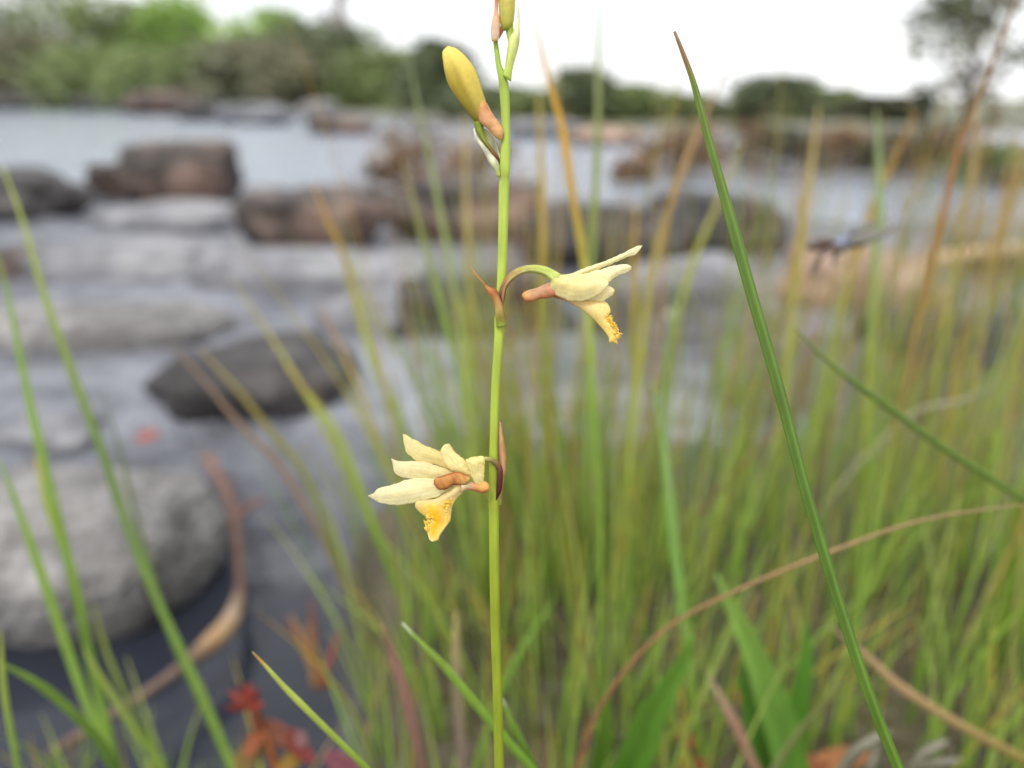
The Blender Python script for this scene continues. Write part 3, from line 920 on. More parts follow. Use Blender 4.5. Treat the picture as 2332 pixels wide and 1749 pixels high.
grass_mass('grass', 'scattered tall straw and yellow stems standing above the green clump', tall, 26, 0.19, 0.30, 0.0015,
           lambda x, y, rg: ((x - 0.07) * 0.5 + rg.gauss(0, 0.13), rg.gauss(0, 0.12)), pal_dry)
left = tufts(60, 15, -0.26, -0.12, 0.24, 0.33, lambda x, y: 1.0, per=6, rad=0.015)
grass_mass('grass', 'sparse short grass at the foot of the loose tuft by the pale rock', left, 25, 0.03, 0.08, 0.0018,
           lambda x, y, rg: (rg.gauss(-0.1, 0.3), rg.gauss(0, 0.3)), pal_green)

# ------------------------------------------------------------------ driftwood, red plant, bits
dp = [(470, 1040), (492, 1075), (520, 1130), (538, 1200), (545, 1270), (548, 1340), (528, 1410), (480, 1465), (400, 1530), (300, 1600), (190, 1670), (110, 1720)]
q = spline([(x, y) for x, y in [(a[0] * 1.0, a[1] * 1.0) for a in dp]], 60)
pp, rr, cc = [], [], []
for i, a in enumerate(q):
    g = on_ground(a[0], a[1], 0.03)
    pp.append(g)
    dl = float(np.dot(g - CAM, FWD))
    u = i / 59
    rr.append((13 + 8 * math.exp(-((u - .48) / .12) ** 2) + 2 * math.sin(17 * u)) / F * dl)
    c = ramp([(0, lin(124, 98, 86)), (.2, lin(98, 76, 66)), (.36, lin(88, 70, 62)), (.42, lin(150, 132, 110)), (.5, lin(168, 136, 98)), (.58, lin(116, 98, 86)), (1, lin(106, 88, 80))], u)
    cc.extend([c] * 9)
v, f = tube3(pp, rr, 9, side=[0, 0, 1])
br = empty('driftwood', pp[30], 'curved brown driftwood branch bending round the broad pale rock', 'driftwood')
mesh_obj('branch', v, f, M_WOOD, cc, br)
tw = [pp[10], pp[10] + np.array([0.012, 0.006, 0.008]), pp[10] + np.array([0.024, 0.010, 0.012])]
v, f = tube3(tw, [0.004, 0.003, 0.0018], 7, side=[0, 0, 1])
mesh_obj('twig', v, f, M_WOOD, [lin(120, 92, 84)] * len(v), br)

def leaf3(c, ax, side, ln, w, mat, color, parent, name='leaf', cup=0.25):
    c, ax, side = np.array(c), np.array(ax, float), np.array(side, float)
    ax /= np.linalg.norm(ax)
    side -= ax * np.dot(side, ax)
    side /= np.linalg.norm(side)
    nn = np.cross(ax, side)
    vs, fs = [], []
    for i in range(9):
        u = i / 8
        hw = w / 2 * math.sin(math.pi * min(0.98, 0.06 + 0.92 * u)) ** 0.7
        for j in range(5):
            t = (j - 2) / 2
            vs.append(c + ax * ln * u + side * hw * t + nn * (cup * hw * t * t + 0.12 * ln * u * u))
    fs = [(i * 5 + j, i * 5 + j + 1, (i + 1) * 5 + j + 1, (i + 1) * 5 + j) for i in range(8) for j in range(4)]
    o = mesh_obj(name, vs, fs, mat, [color] * len(vs), parent)
    return thick(o, w * 0.08)

rp_base = P(640, 1790, 0.30)
rp = empty('red_plant', rp_base, 'small red and orange leaved plant beside the dark pool', 'plant')
def stalk(a, b, r0, r1, c, parent, name='stalk'):
    a, b = np.array(a), np.array(b)
    m_ = (a + b) / 2 + np.array([0.0, 0, 0.006])
    v, f = tube3(spline([a, m_, b], 10), np.linspace(r0, r1, 10), 7)
    return mesh_obj(name, v, f, M_BLADE, [c] * len(v), parent)
red, ro, yo, ppk = lin(122, 48, 40), lin(124, 74, 54), lin(124, 102, 44), lin(190, 120, 120)
a0 = P(590, 1660, 0.30)
stalk(rp_base, a0, .0022, .0018, lin(150, 90, 50), rp)
stalk(a0, P(565, 1600, 0.30), .0026, .0024, ro, rp)
for k, (ex, ey) in enumerate([(530, 1585), (545, 1562), (566, 1556), (590, 1572), (604, 1600), (535, 1612)]):
    s0 = P(566, 1612, .30 - .002 * k)
    leaf3(s0, P(ex, ey, .30 - .003 * k) - s0, RT if k in (1, 2, 3) else UP, .0095, .0028, M_BLADE, red if k % 2 else lin(150, 62, 44), rp)
leaf3(P(585, 1640, .30), P(675, 1690, .30) - P(585, 1640, .30), UP, .020, .008, M_BLADE, ro, rp)
leaf3(P(650, 1665, .30), P(730, 1730, .29) - P(650, 1665, .30), UP, .019, .009, M_BLADE, lin(132, 62, 58), rp)
leaf3(P(585, 1690, .30), P(560, 1745, .29) - P(585, 1690, .30), RT, .016, .010, M_BLADE, yo, rp)
leaf3(P(590, 1660, .30), P(570, 1720, .29) - P(590, 1660, .30), RT, .014, .006, M_BLADE, lin(146, 84, 50), rp)
leaf3(P(740, 1715, .29), P(810, 1760, .29) - P(740, 1715, .29), UP, .018, .009, M_BLADE, lin(124, 70, 78), rp)
leaf3(P(680, 1665, .29), P(690, 1690, .29) - P(680, 1665, .29), RT, .006, .005, M_BLADE, lin(130, 96, 92), rp)
leaf3(P(690, 1700, .30), P(640, 1770, .29) - P(690, 1700, .30), RT, .016, .007, M_BLADE, lin(140, 110, 40), rp)
rp2b = P(700, 1480, .45)
rp2 = empty('red_tuft', P(745, 1560, .45), 'reddish dry tuft at the edge of the grass above the red plant', 'plant')
for k in range(8):
    rg = random.Random(70 + k)
    s = P(735 + rg.uniform(-25, 25), 1570, .44)
    leaf3(s, P(735 + rg.uniform(-120, 40), 1570 - rg.uniform(100, 200), .44) - s, RT, rg.uniform(.025, .05), .004, M_BLADE, rg.choice([ro, lin(150, 84, 70), lin(160, 120, 70)]), rp2)

# fallen red leaf on the wet rock
g = on_ground(310, 1000, 0.035)
o = leaf3(g, (0.03, 0.003, 0.004), (0, 1, 0.5), .024, .014, M_BLADE, lin(168, 98, 92), None, 'fallen_leaf')
tag(o, 'single fallen red leaf lying on the wet grey rock', 'leaf')
g = on_ground(2290, 790, 0.16)
for k, (px, py, lb) in enumerate([(2190, 590, 'weathered pale driftwood stem lying over the pinkish boulder'), (2240, 735, 'pale fallen reed stem lying on the dark grey boulder')]):
    a = P(px - 260, py + (40 if k == 0 else -10), 1.5)
    b_ = P(px + 220, py - 30 + 60 * k, 1.6)
    a[2] -= 0.0
    v, f = tube3(spline([a, (a + b_) / 2 + np.array([0, 0, .01]), b_], 14), np.linspace(.016, .010, 14), 8, side=[0, 0, 1])
    tag(mesh_obj('driftwood', v, f, M_WOOD, [lin(206, 178, 146)] * len(v)), lb, 'driftwood')

# bleached curled leaves at the foot of the rush
bc = empty('dry_curl', P(2060, 1760, .27), 'bleached white curled dry leaves at the foot of the sharp rush', 'dry leaves')
for pts, w in [([(1790, 1715), (1835, 1640), (1880, 1600), (1925, 1580)], 30), ([(1868, 1715), (1882, 1650), (1896, 1605)], 24), ([(1960, 1700), (1985, 1640), (2020, 1612), (2050, 1600)], 28), ([(1925, 1668), (2000, 1652), (2075, 1640)], 24)]:
    cen = spline([(x * D, y * D) for x, y in pts], 16)
    t = np.gradient(cen, axis=0)
    nn = np.stack([-t[:, 1], t[:, 0]], 1) / np.linalg.norm(t, axis=1)[:, None]
    prof = (w / 2 * np.sin(np.linspace(0.25, 2.9, 16)))[:, None]
    v, f, uv = px_strip(cen + nn * prof, cen - nn * prof, 20, 5, lambda px, py: .265, bulge=.3, wave=8)
    thick(mesh_obj('leaf', v, f, M_BRACT, [mixc(lin(118, 116, 92), lin(150, 146, 130), u_) for u_, _ in uv], bc), .0004)
lt = empty('leaf_litter', P(1850, 1790, .29), 'rusty brown dead leaves on the soil under the grass', 'dead leaves')
for k in range(12):
    rg = random.Random(500 + k)
    c = on_ground(rg.uniform(1560, 1960), rg.uniform(1690, 1800), .088)
    leaf3(c, (rg.uniform(-1, 1), rg.uniform(-1, 1), rg.uniform(0, .5)), (rg.uniform(-1, 1), rg.uniform(-1, 1), .1), rg.uniform(.015, .03), rg.uniform(.006, .012), M_BRACT, rg.choice([lin(170, 106, 66), lin(150, 92, 60), lin(186, 132, 88)]), lt)

# small white flowers far in the grass
for k, (px, py, d, lb) in enumerate([(1535, 715, .62, 'tiny white flower head among the grass right of the orchid flower'), (1275, 950, .5, 'tiny whitish seed head among the grass below the right flower')]):
    c = P(px, py, d)
    fl = empty('tiny_flower', c, lb, 'flower')
    for j in range(6):
        a = j * math.pi / 3
        leaf3(c, (math.cos(a), -.3, math.sin(a)), (math.sin(a), 0.2, -math.cos(a)), .007, .005, M_PETAL, lin(226, 224, 210), fl, 'petal')
    e = np.array([c[0] + .01, c[1] + .01, height(c[0], c[1]) - .005])
    v, f = tube3(spline([c, (c + e) / 2 + np.array([.006, 0, 0]), e], 12), np.linspace(.0007, .001, 12), 6)
    mesh_obj('stem', v, f, M_BLADE, [lin(120, 140, 70)] * len(v), fl)

# ------------------------------------------------------------------ flying insect
DI = 0.29
ins = empty('flying_insect', P(1925, 548, DI), 'dark flying insect with blue grey thorax and trailing legs hovering above the grass', 'insect')
def blob(name, A, B, c, parent, mat=M_INSECT, depthf=lambda x, y: DI, ratio=1.0):
    return tube2(name, A, B, lambda u, th: c if not callable(c) else c(u), mat, parent, depthf, ratio)


def tube2(name, A, B, colf, mat, parent, depthf, ratio=1.0, n=16, nu=26, ridge=0.0, nridge=6, off=0.0):
    """a round body whose two outlines are the traced edges A and B"""
    a, b = spline(A, nu), spline(B, nu)
    vs, cs = [], []
    for i in range(nu):
        u = i / (nu - 1)
        c = (a[i] + b[i]) / 2
        hv = (b[i] - a[i]) / 2
        hw = np.linalg.norm(hv)
        d0 = depthf(c[0], c[1])
        for k in range(n):
            th = 2 * math.pi * k / n
            rr = 1 + ridge * math.cos(nridge * th)
            p = c + hv * math.cos(th) * rr
            d = d0 + (off - hw * ratio * rr * math.sin(th)) * d0 / F
            vs.append(P(p[0], p[1], d))
            cs.append(colf(u, th))
    fs = [(i * n + k, i * n + (k + 1) % n, (i + 1) * n + (k + 1) % n, (i + 1) * n + k) for i in range(nu - 1) for k in range(n)]
    fs.append(tuple(range(n))[::-1])
    fs.append(tuple(range((nu - 1) * n, nu * n)))
    return mesh_obj(name, vs, fs, mat, cs, parent)


def capsule(cx, cy, ang, ln, w):
    """edges of a rounded body lying along ang"""
    A, B = [], []
    for i in range(9):
        t = -1 + 2 * i / 8
        h_ = w / 2 * math.sqrt(max(0.004, 1 - t * t))
        x, y = cx + math.cos(ang) * t * ln / 2, cy + math.sin(ang) * t * ln / 2
        A.append((x - math.sin(ang) * h_, y + math.cos(ang) * h_))
        B.append((x + math.sin(ang) * h_, y - math.cos(ang) * h_))
    return A, B


blob('thorax', *capsule(1926, 552, R(-25), 64, 36), lin(104, 110, 130), ins)
blob('head', *capsule(1953, 543, R(-10), 54, 42), lin(44, 45, 52), ins)
blob('abdomen', *capsule(1868, 556, R(-14), 66, 30), lin(72, 52, 40), ins)
blob('waist', *capsule(1902, 556, R(-5), 36, 8), lin(90, 74, 70), ins)
for k, pts in enumerate([[(1916, 562), (1890, 570), (1866, 586), (1854, 606), (1848, 628)], [(1914, 564), (1880, 574), (1862, 598), (1850, 622)], [(1920, 566), (1904, 578), (1898, 604)]]):
    v, f = tube3([P(x, y, DI - .002 + .002 * k) for x, y in spline(pts, 14)], np.linspace(.0013, .0007, 14), 7)
    mesh_obj('leg', v, f, M_INSECT, [lin(96, 78, 66)] * len(v), ins)
for k, (A, B) in enumerate([([(1930, 546), (1960, 530), (2010, 520), (2050, 508)], [(1930, 552), (1970, 556), (2020, 536), (2050, 508)]), ([(1925, 545), (1935, 525), (1965, 510), (2000, 500)], [(1930, 550), (1960, 540), (1990, 520), (2000, 500)])]):
    v, f, uv = px_strip(A, B, 14, 5, lambda px, py: DI + .004 * (1 if k else -1), bulge=.1)
    thick(mesh_obj('wing', v, f, M_BRACT, [lin(140, 138, 126)] * len(v), ins), .0001)

# ------------------------------------------------------------------ the orchid
def SD(px, py):
    """lens distance of the stem at row py: it leans back a little"""
    return FOCUS * (1 + 0.055 * (py - 874.5) / 874.5)


def dep(off):
    return lambda px, py: SD(px, py) + off * UNIT


def z1(pts):
    return [(820 + x / 5.53, 960 + y / 5.53) for x, y in pts]


def z2(pts):
    return [(1050 + x / 4.916, 540 + y / 4.916) for x, y in pts]


def z3(pts):
    return [(980 + x / 4.146, y / 4.146) for x, y in pts]


# stem first: root it in the bank
stem_pts = [(1128, 92), (1136, 150), (1146, 185), (1151, 260), (1151, 340), (1148, 422), (1144, 590), (1139, 700), (1138, 738), (1128, 896), (1124, 1054), (1125, 1212), (1128, 1423), (1133, 1581), (1137, 1749), (1140, 1860)]
q = spline(stem_pts, 120)
sp = [P(a[0], a[1], SD(*a)) for a in q]
dv = sp[-1] - sp[-5]
dv /= np.linalg.norm(dv)
while sp[-1][2] > height(sp[-1][0], sp[-1][1]) - 0.008 and len(sp) < 260:
    sp.append(sp[-1] + dv * 0.003)
sr = []
for i, p in enumerate(sp):
    y = q[min(i, 119)][1]
    r = np.interp(y, [90, 150, 190, 300, 395, 405, 500, 700, 735, 760, 1000, 1080, 1150, 1160, 1500, 1749, 1860], [5.6, 7, 12, 10.5, 13.6, 12.8, 12, 10.4, 13.8, 11.2, 10.0, 11.6, 14.4, 12.2, 11.8, 11.8, 12])
    d = SD(0, y)
    sr.append(0.95 * r * d / F)
sv, sf = tube3(sp, sr, 20)
sc_ = []
cst = [(0, lin(156, 180, 80)), (.12, lin(172, 192, 88)), (.35, lin(172, 190, 80)), (.6, lin(156, 172, 60)), (.75, lin(138, 152, 42)), (1, lin(130, 144, 38))]
for i, p in enumerate(sp):
    y = q[min(i, 119)][1]
    c0 = ramp(cst, (y - 90) / 1700)
    node = max(math.exp(-((y - yn) / 9) ** 2) for yn in (190, 402, 738, 1152))
    c0 = mixc(c0, lin(140, 134, 52), .4 * node)
    c0 = tuple(e * (1 + .07 * noise.noise((y * .02, 3.3, 0))) for e in c0)
    for k in range(20):
        kk = 1 + 0.05 * math.cos(5 * 2 * math.pi * k / 20)
        sc_.append(tuple(kk * e for e in c0))
orchid = empty('orchid', sp[-1], 'slender orchid with pale yellow flowers and buds on a green stem', 'orchid')
mesh_obj('stem', sv, sf, M_STEM, sc_, orchid)

CREAM = lin(250, 241, 190)
CREAM2 = lin(246, 239, 200)
YEL = lin(242, 222, 138)


def petal(name, A, B, off, parent, bulge=0.12, wave=1.2, seed=0, dtip=0.0, base=CREAM, tip=CREAM, edge=None, green=0.0, nu=46, nv=27, mid=.5, th=.00013):
    v, f, uv = px_strip(A, B, nu, nv, dep(off), bulge=bulge, wave=wave * 1.5, seed=seed, dtip=dtip, mid=mid, keel=1.45, jit=2.6)
    cs = []
    for u, vv in uv:
        c = mixc(base, tip, u)
        vein = 0.5 + 0.5 * math.cos(vv * 2 * math.pi * 5.5 + 1.2 * noise.noise((u * 4, vv * 3, seed)))
        c = tuple(e * (0.915 + 0.085 * vein) for e in c)
        c = mixc(c, lin(240, 214, 122), .35 * math.exp(-((vv - mid) / .07) ** 2) * (1 - u))
        if edge:
            c = mixc(c, edge, max(0, abs(vv - .5) * 2 - .72) * 1.6)
        if green:
            c = mixc(c, lin(176, 190, 84), max(0, green - u) * 2.2)
        cs.append(c)
    return thick(mesh_obj(name, v, f, M_PETAL, cs, parent), th)


# ---- lower flower (pointing left)
def anchor(name, px, py, off, label=None):
    o = bpy.data.objects.new(name, None)
    o.empty_display_size = .004
    col.objects.link(o)
    o.parent = orchid
    o.matrix_parent_inverse = orchid.matrix_world.inverted()
    o.location = tuple(P(px, py, SD(px, py) + off * UNIT))
    bpy.context.view_layer.update()
    if label:
        o['label'] = label
    return o


f1 = anchor('flower', 1075, 1085, -22, 'open flower facing left with sepals spread like a fan')
petal('sepal', z1([(1390, 660), (1300, 560), (1150, 470), (1010, 376), (830, 305), (720, 246), (640, 208), (580, 170), (540, 160)]),
      z1([(1390, 700), (1280, 670), (1150, 615), (1000, 550), (850, 522), (720, 496), (640, 440), (590, 390), (552, 270), (540, 160)]), -14, f1, bulge=.10, seed=1, dtip=-10, base=YEL, edge=lin(240, 214, 120))
petal('petal', z1([(1420, 720), (1300, 690), (1160, 620), (1070, 540), (1026, 430), (1018, 365), (1055, 300), (1115, 278)]),
      z1([(1420, 690), (1375, 610), (1335, 510), (1250, 432), (1190, 375), (1160, 335), (1135, 300), (1115, 278)]), -30, f1, bulge=.16, seed=2, dtip=-4, base=lin(250, 238, 172), tip=lin(246, 236, 182), edge=lin(236, 206, 104))
petal('petal', z1([(1380, 690), (1250, 665), (1130, 620), (1000, 565), (880, 525), (740, 502), (600, 498), (490, 503), (430, 482), (395, 468)]),
      z1([(1300, 760), (1100, 762), (960, 745), (850, 740), (690, 722), (550, 700), (450, 664), (428, 615), (412, 535), (395, 468)]), -20, f1, bulge=.14, seed=4, dtip=-12, base=lin(246, 230, 160), tip=CREAM2)
petal('sepal', z1([(1300, 740), (1150, 742), (1000, 720), (850, 716), (690, 720), (550, 745), (450, 785), (330, 820), (230, 850), (170, 905), (105, 935)]),
      z1([(1280, 800), (1120, 850), (1050, 900), (960, 955), (800, 995), (700, 1020), (560, 1038), (440, 1050), (280, 1030), (165, 972), (105, 935)]), -26, f1, bulge=.16, seed=6, dtip=-14, base=CREAM, tip=CREAM2)
petal('sepal', z1([(1540, 436), (1450, 444), (1372, 464), (1325, 490), (1358, 580), (1398, 690), (1445, 760), (1478, 812)]),
      z1([(1556, 446), (1566, 500), (1568, 580), (1562, 660), (1556, 740), (1530, 775), (1505, 795), (1478, 812)]), -42, f1, bulge=.22, seed=8, base=lin(246, 234, 164), tip=lin(248, 238, 176), edge=lin(232, 200, 100))
# column
def col_column(u, th):
    c = ramp([(0, lin(196, 156, 92)), (.35, lin(182, 122, 60)), (.7, lin(184, 130, 66)), (1, lin(164, 98, 60))], u)
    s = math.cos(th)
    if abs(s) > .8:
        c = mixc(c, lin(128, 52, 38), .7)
    c = mixc(c, lin(150, 70, 46), .5 * max(0, math.sin(u * 19 + 3 * s)) ** 4)
    return c
tube2('column', z1([(1400, 700), (1320, 660), (1230, 630), (1120, 655), (1010, 690), (955, 705), (928, 735)]),
      z1([(1330, 800), (1250, 800), (1160, 800), (1100, 850), (1030, 860), (972, 845), (928, 790)]), col_column, M_FLESH, f1, dep(-46), ratio=.6)
tube2('anther_cap', z1([(1010, 708), (975, 702), (945, 715), (930, 740)]), z1([(1035, 800), (990, 812), (955, 802), (932, 765)]),
      lambda u, th: mixc(lin(182, 128, 66), lin(146, 74, 48), .8 * sstep(.55, 1.0, u)), M_FLESH, f1, dep(-50), ratio=.4)
# spur
tube2('spur', z1([(1270, 740), (1360, 745), (1440, 770), (1500, 775), (1560, 752), (1605, 770), (1632, 810)]),
      z1([(1280, 900), (1350, 865), (1420, 870), (1490, 892), (1560, 902), (1610, 880), (1634, 830)]),
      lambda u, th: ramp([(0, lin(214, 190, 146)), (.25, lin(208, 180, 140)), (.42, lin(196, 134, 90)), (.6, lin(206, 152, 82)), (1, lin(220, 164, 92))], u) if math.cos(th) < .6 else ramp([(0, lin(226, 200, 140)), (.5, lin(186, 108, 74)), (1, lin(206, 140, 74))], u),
      M_FLESH, f1, dep(-38), ratio=.9)
# lip
def lip_color(u, vv, ex):
    c = ramp([(0, lin(240, 222, 158)), (.3, lin(238, 216, 150)), (.6, lin(248, 226, 126)), (1, lin(250, 232, 150))], u)
    c = mixc(c, lin(222, 200, 146), .8 * sstep(.45, .1, vv) * sstep(.65, .4, u))
    g_ = math.exp(-((vv - .52) / .3) ** 2) * sstep(.3, .55, u) * sstep(1.0, .85, u)
    return mixc(c, lin(250, 198, 34), g_ * ex)
LA = z1([(1150, 790), (1120, 860), (1080, 895), (1030, 935), (960, 975), (880, 990), (790, 996), (720, 1004), (695, 1040), (708, 1090), (760, 1140), (815, 1178), (868, 1192), (846, 1240), (838, 1300), (848, 1380), (864, 1440), (880, 1490), (908, 1506)])
LB = z1([(1330, 790), (1310, 860), (1270, 910), (1230, 945), (1190, 1000), (1160, 1060), (1150, 1120), (1140, 1200), (1128, 1255), (1080, 1320), (1040, 1375), (1005, 1425), (990, 1460), (975, 1490), (908, 1506)])
v, f, uv = px_strip(LA, LB, 60, 19, dep(-34), bulge=.16, wave=1.8, seed=3, dtip=-10)
rgl = random.Random(9)
lip1 = thick(mesh_obj('lip', v, f, M_LIP, [lip_color(u, vv, 1.0) for u, vv in uv], f1), .00025)


def crest(path, n, ln, spread, off, parent, seed, color, ang0, ang1):
    """soft yellow filaments on the lip"""
    rg = random.Random(seed)
    pth = spline(path, n)
    V, Fa, C = [], [], []
    for i, a in enumerate(pth):
        for k in range(3):
            t = i / (n - 1)
            an = ang0 + (ang1 - ang0) * t + rg.gauss(0, .35)
            l_ = ln * rg.uniform(.45, 1.1)
            x0, y0 = a[0] + rg.gauss(0, spread), a[1] + rg.gauss(0, spread)
            d = SD(x0, y0) + off * UNIT
            dz = rg.uniform(-.9, .1) * l_
            pts = [P(x0, y0, d), P(x0 + math.cos(an) * l_ * .55, y0 + math.sin(an) * l_ * .55, d + dz * .6 * UNIT), P(x0 + math.cos(an + .3) * l_, y0 + math.sin(an + .3) * l_, d + dz * UNIT)]
            vv, ff = tube3(pts, [1.7 * UNIT, 1.5 * UNIT, 1.1 * UNIT], 6)
            o = len(V)
            V.extend(vv)
            Fa.extend([tuple(j + o for j in g_) for g_ in ff])
            cc = mixc(color, lin(255, 228, 110), .45 + rg.random() * .5)
            C.extend([cc] * len(vv))
    return mesh_obj('crest', V, Fa, M_LIP, C, parent)


crest(z1([(1120, 1010), (1060, 1080), (980, 1140), (920, 1200), (890, 1270), (880, 1340), (890, 1400)]), 34, 11, 4.0, -43, f1, 4, lin(252, 204, 44), R(150), R(200))
crest(z1([(1140, 985), (1090, 1040), (1020, 1110), (960, 1180), (930, 1260), (930, 1330)]), 30, 5, 6.5, -41, f1, 14, lin(253, 212, 60), R(120), R(220))
# stalk of the flower
tube2('pedicel', z1([(1530, 445), (1600, 446), (1680, 462), (1745, 505), (1790, 580), (1796, 700), (1785, 850), (1750, 940), (1718, 992)]),
      z1([(1530, 510), (1610, 505), (1665, 522), (1700, 560), (1722, 620), (1722, 700), (1716, 850), (1712, 940), (1708, 992)]),
      lambda u, th: ramp([(0, lin(190, 192, 116)), (.14, lin(150, 140, 78)), (.32, lin(110, 80, 50)), (.5, lin(88, 50, 36)), (1, lin(66, 30, 24))], u), M_FLESH, f1, dep(-21), ratio=.9, ridge=.05, nu=36)
br1 = px_strip(z1([(1762, 0), (1752, 150), (1748, 350), (1752, 560), (1752, 720), (1740, 880), (1715, 1000), (1700, 1060)]),
               z1([(1764, 0), (1790, 130), (1822, 320), (1840, 480), (1832, 620), (1806, 760), (1785, 900), (1775, 1060)]), 30, 9, dep(-2), bulge=.3)
thick(mesh_obj('bract', br1[0], br1[1], M_BRACT, [mixc(mixc(lin(206, 164, 120), lin(182, 128, 84), abs(vv - .5) * 2), lin(160, 176, 70), sstep(.8, 1, u)) for u, vv in br1[2]], orchid), .0002)

# ---- upper flower (pointing right)
f2 = anchor('flower', 1260, 635, -8, 'nodding flower facing right with one narrow raised sepal')
petal('sepal', z2([(1090, 425), (1230, 414), (1400, 345), (1600, 274), (1800, 190), (1950, 112), (1990, 98), (2027, 96)]),
      z2([(1150, 520), (1250, 470), (1380, 412), (1570, 346), (1700, 290), (1880, 213), (1940, 200), (1985, 160), (2027, 96)]), 6, f2, bulge=.3, wave=.8, seed=2, base=CREAM, tip=lin(250, 243, 204), green=.15)
petal('petal', z2([(1180, 450), (1250, 432), (1400, 404), (1600, 350), (1700, 322), (1800, 309), (1850, 308), (1890, 322), (1908, 345)]),
      z2([(1250, 600), (1380, 580), (1550, 535), (1655, 498), (1710, 455), (1780, 415), (1850, 396), (1885, 372), (1908, 345)]), -4, f2, bulge=.16, seed=5, base=CREAM, tip=lin(252, 246, 206))
petal('petal', z2([(1300, 600), (1450, 560), (1560, 540), (1645, 545), (1690, 566), (1712, 582), (1713, 605)]),
      z2([(1280, 690), (1400, 702), (1500, 714), (1580, 718), (1640, 684), (1694, 645), (1713, 605)]), -8, f2, bulge=.16, seed=7, base=lin(248, 236, 176), tip=lin(250, 242, 198))
petal('sepal', z2([(1085, 432), (1160, 424), (1260, 418), (1380, 410), (1500, 425), (1600, 462), (1640, 490), (1647, 515)]),
      z2([(1010, 495), (1000, 545), (1012, 595), (1075, 652), (1180, 702), (1290, 722), (1430, 700), (1560, 622), (1635, 552), (1647, 515)]), -20, f2, bulge=.20, wave=1.0, seed=3, base=lin(248, 238, 172), tip=lin(252, 244, 196), green=.14)
# far-side sepal seen from behind only from other angles
petal('sepal', z2([(1100, 440), (1260, 440), (1420, 450), (1560, 490), (1630, 520)]), z2([(1030, 560), (1180, 660), (1330, 690), (1500, 640), (1630, 520)]), 34, f2, bulge=-.18, seed=9)
tube2('column', z2([(1150, 520), (1300, 540), (1450, 560), (1500, 580)]), z2([(1150, 640), (1300, 650), (1440, 650), (1490, 630)]), col_column, M_FLESH, f2, dep(10), ratio=.8)
LA2 = z2([(1200, 650), (1330, 680), (1430, 702), (1520, 706), (1592, 720), (1640, 752), (1668, 820), (1650, 862), (1632, 890), (1650, 930), (1680, 960), (1700, 1000), (1720, 1050), (1735, 1110), (1748, 1192)])
LB2 = z2([(1030, 668), (1110, 690), (1200, 722), (1290, 768), (1380, 830), (1440, 878), (1500, 930), (1560, 992), (1605, 1045), (1640, 1090), (1662, 1135), (1662, 1176), (1700, 1172), (1748, 1192)])
v, f, uv = px_strip(LA2, LB2, 54, 17, dep(2), bulge=.2, wave=1.5, seed=6)
def lip2_color(u, vv):
    c = ramp([(0, lin(204, 146, 92)), (.16, lin(232, 200, 138)), (.45, lin(248, 228, 158)), (.7, lin(252, 228, 134)), (1, lin(252, 224, 126))], u)
    return mixc(c, lin(200, 132, 72), sstep(.93, 1.0, vv) * .5 * (1 - u))
lip2 = thick(mesh_obj('lip', v, f, M_LIP, [lip2_color(u, vv) for u, vv in uv], f2), .00025)
v, f, uv = px_strip(LA2, LB2, 40, 11, dep(22), bulge=-.2, wave=1.2, seed=1)
thick(mesh_obj('lip_side', v, f, M_LIP, [lip2_color(u, vv) for u, vv in uv], f2), .00025)
crest(z2([(1630, 905), (1650, 950), (1690, 1000), (1715, 1050), (1725, 1110)]), 26, 11, 3.0, -2, f2, 8, lin(253, 212, 76), R(-35), R(20))
tube2('spur', z2([(1060, 500), (1000, 505), (930, 530), (840, 570), (760, 590), (705, 615), (682, 640)]),
      z2([(1080, 660), (1030, 672), (950, 688), (880, 695), (810, 720), (730, 722), (684, 675)]),
      lambda u, th: mixc(ramp([(0, lin(190, 134, 100)), (.35, lin(186, 138, 108)), (.7, lin(194, 150, 106)), (1, lin(212, 150, 78))], u), lin(206, 112, 58), max(0, math.cos(th)) * .6), M_FLESH, f2, dep(-8), ratio=.85)
tube2('pedicel', z2([(478, 860), (452, 720), (428, 640), (440, 560), (500, 450), (590, 370), (700, 325), (840, 313), (960, 335), (1060, 385), (1125, 425)]),
      z2([(482, 860), (482, 740), (494, 660), (510, 575), (560, 500), (640, 440), (730, 402), (830, 400), (920, 430), (980, 470), (1020, 510)]),
      lambda u, th: mixc(ramp([(0, lin(84, 48, 36)), (.22, lin(120, 76, 50)), (.42, lin(160, 124, 76)), (.6, lin(168, 160, 84)), (.8, lin(172, 184, 84)), (1, lin(186, 196, 100))], u), lin(200, 196, 140), max(0, math.cos(3 * th + 2.6)) * .3), M_FLESH, f2, dep(-14), ratio=.9, ridge=.07, nu=44, n=24)
b2 = px_strip(z2([(98, 322), (160, 392), (215, 462), (285, 545), (345, 572), (395, 592), (425, 650), (455, 735), (482, 835), (500, 920), (508, 1000)]),
              z2([(98, 322), (140, 400), (190, 465), (245, 520), (290, 610), (345, 690), (378, 790), (390, 880), (396, 940), (398, 980), (402, 1010)]), 40, 11, dep(-15), bulge=.28, wave=1.0)
thick(mesh_obj('bract', b2[0], b2[1], M_BRACT, [mixc(ramp([(0, lin(196, 156, 104)), (.3, lin(190, 138, 78)), (.5, lin(196, 130, 76)), (.75, lin(188, 160, 98)), (.88, lin(160, 150, 62)), (.95, lin(164, 176, 66)), (1, lin(170, 190, 76))], u), lin(150, 96, 58), .35 * (vv < .25)) for u, vv in b2[2]], orchid), .0002)

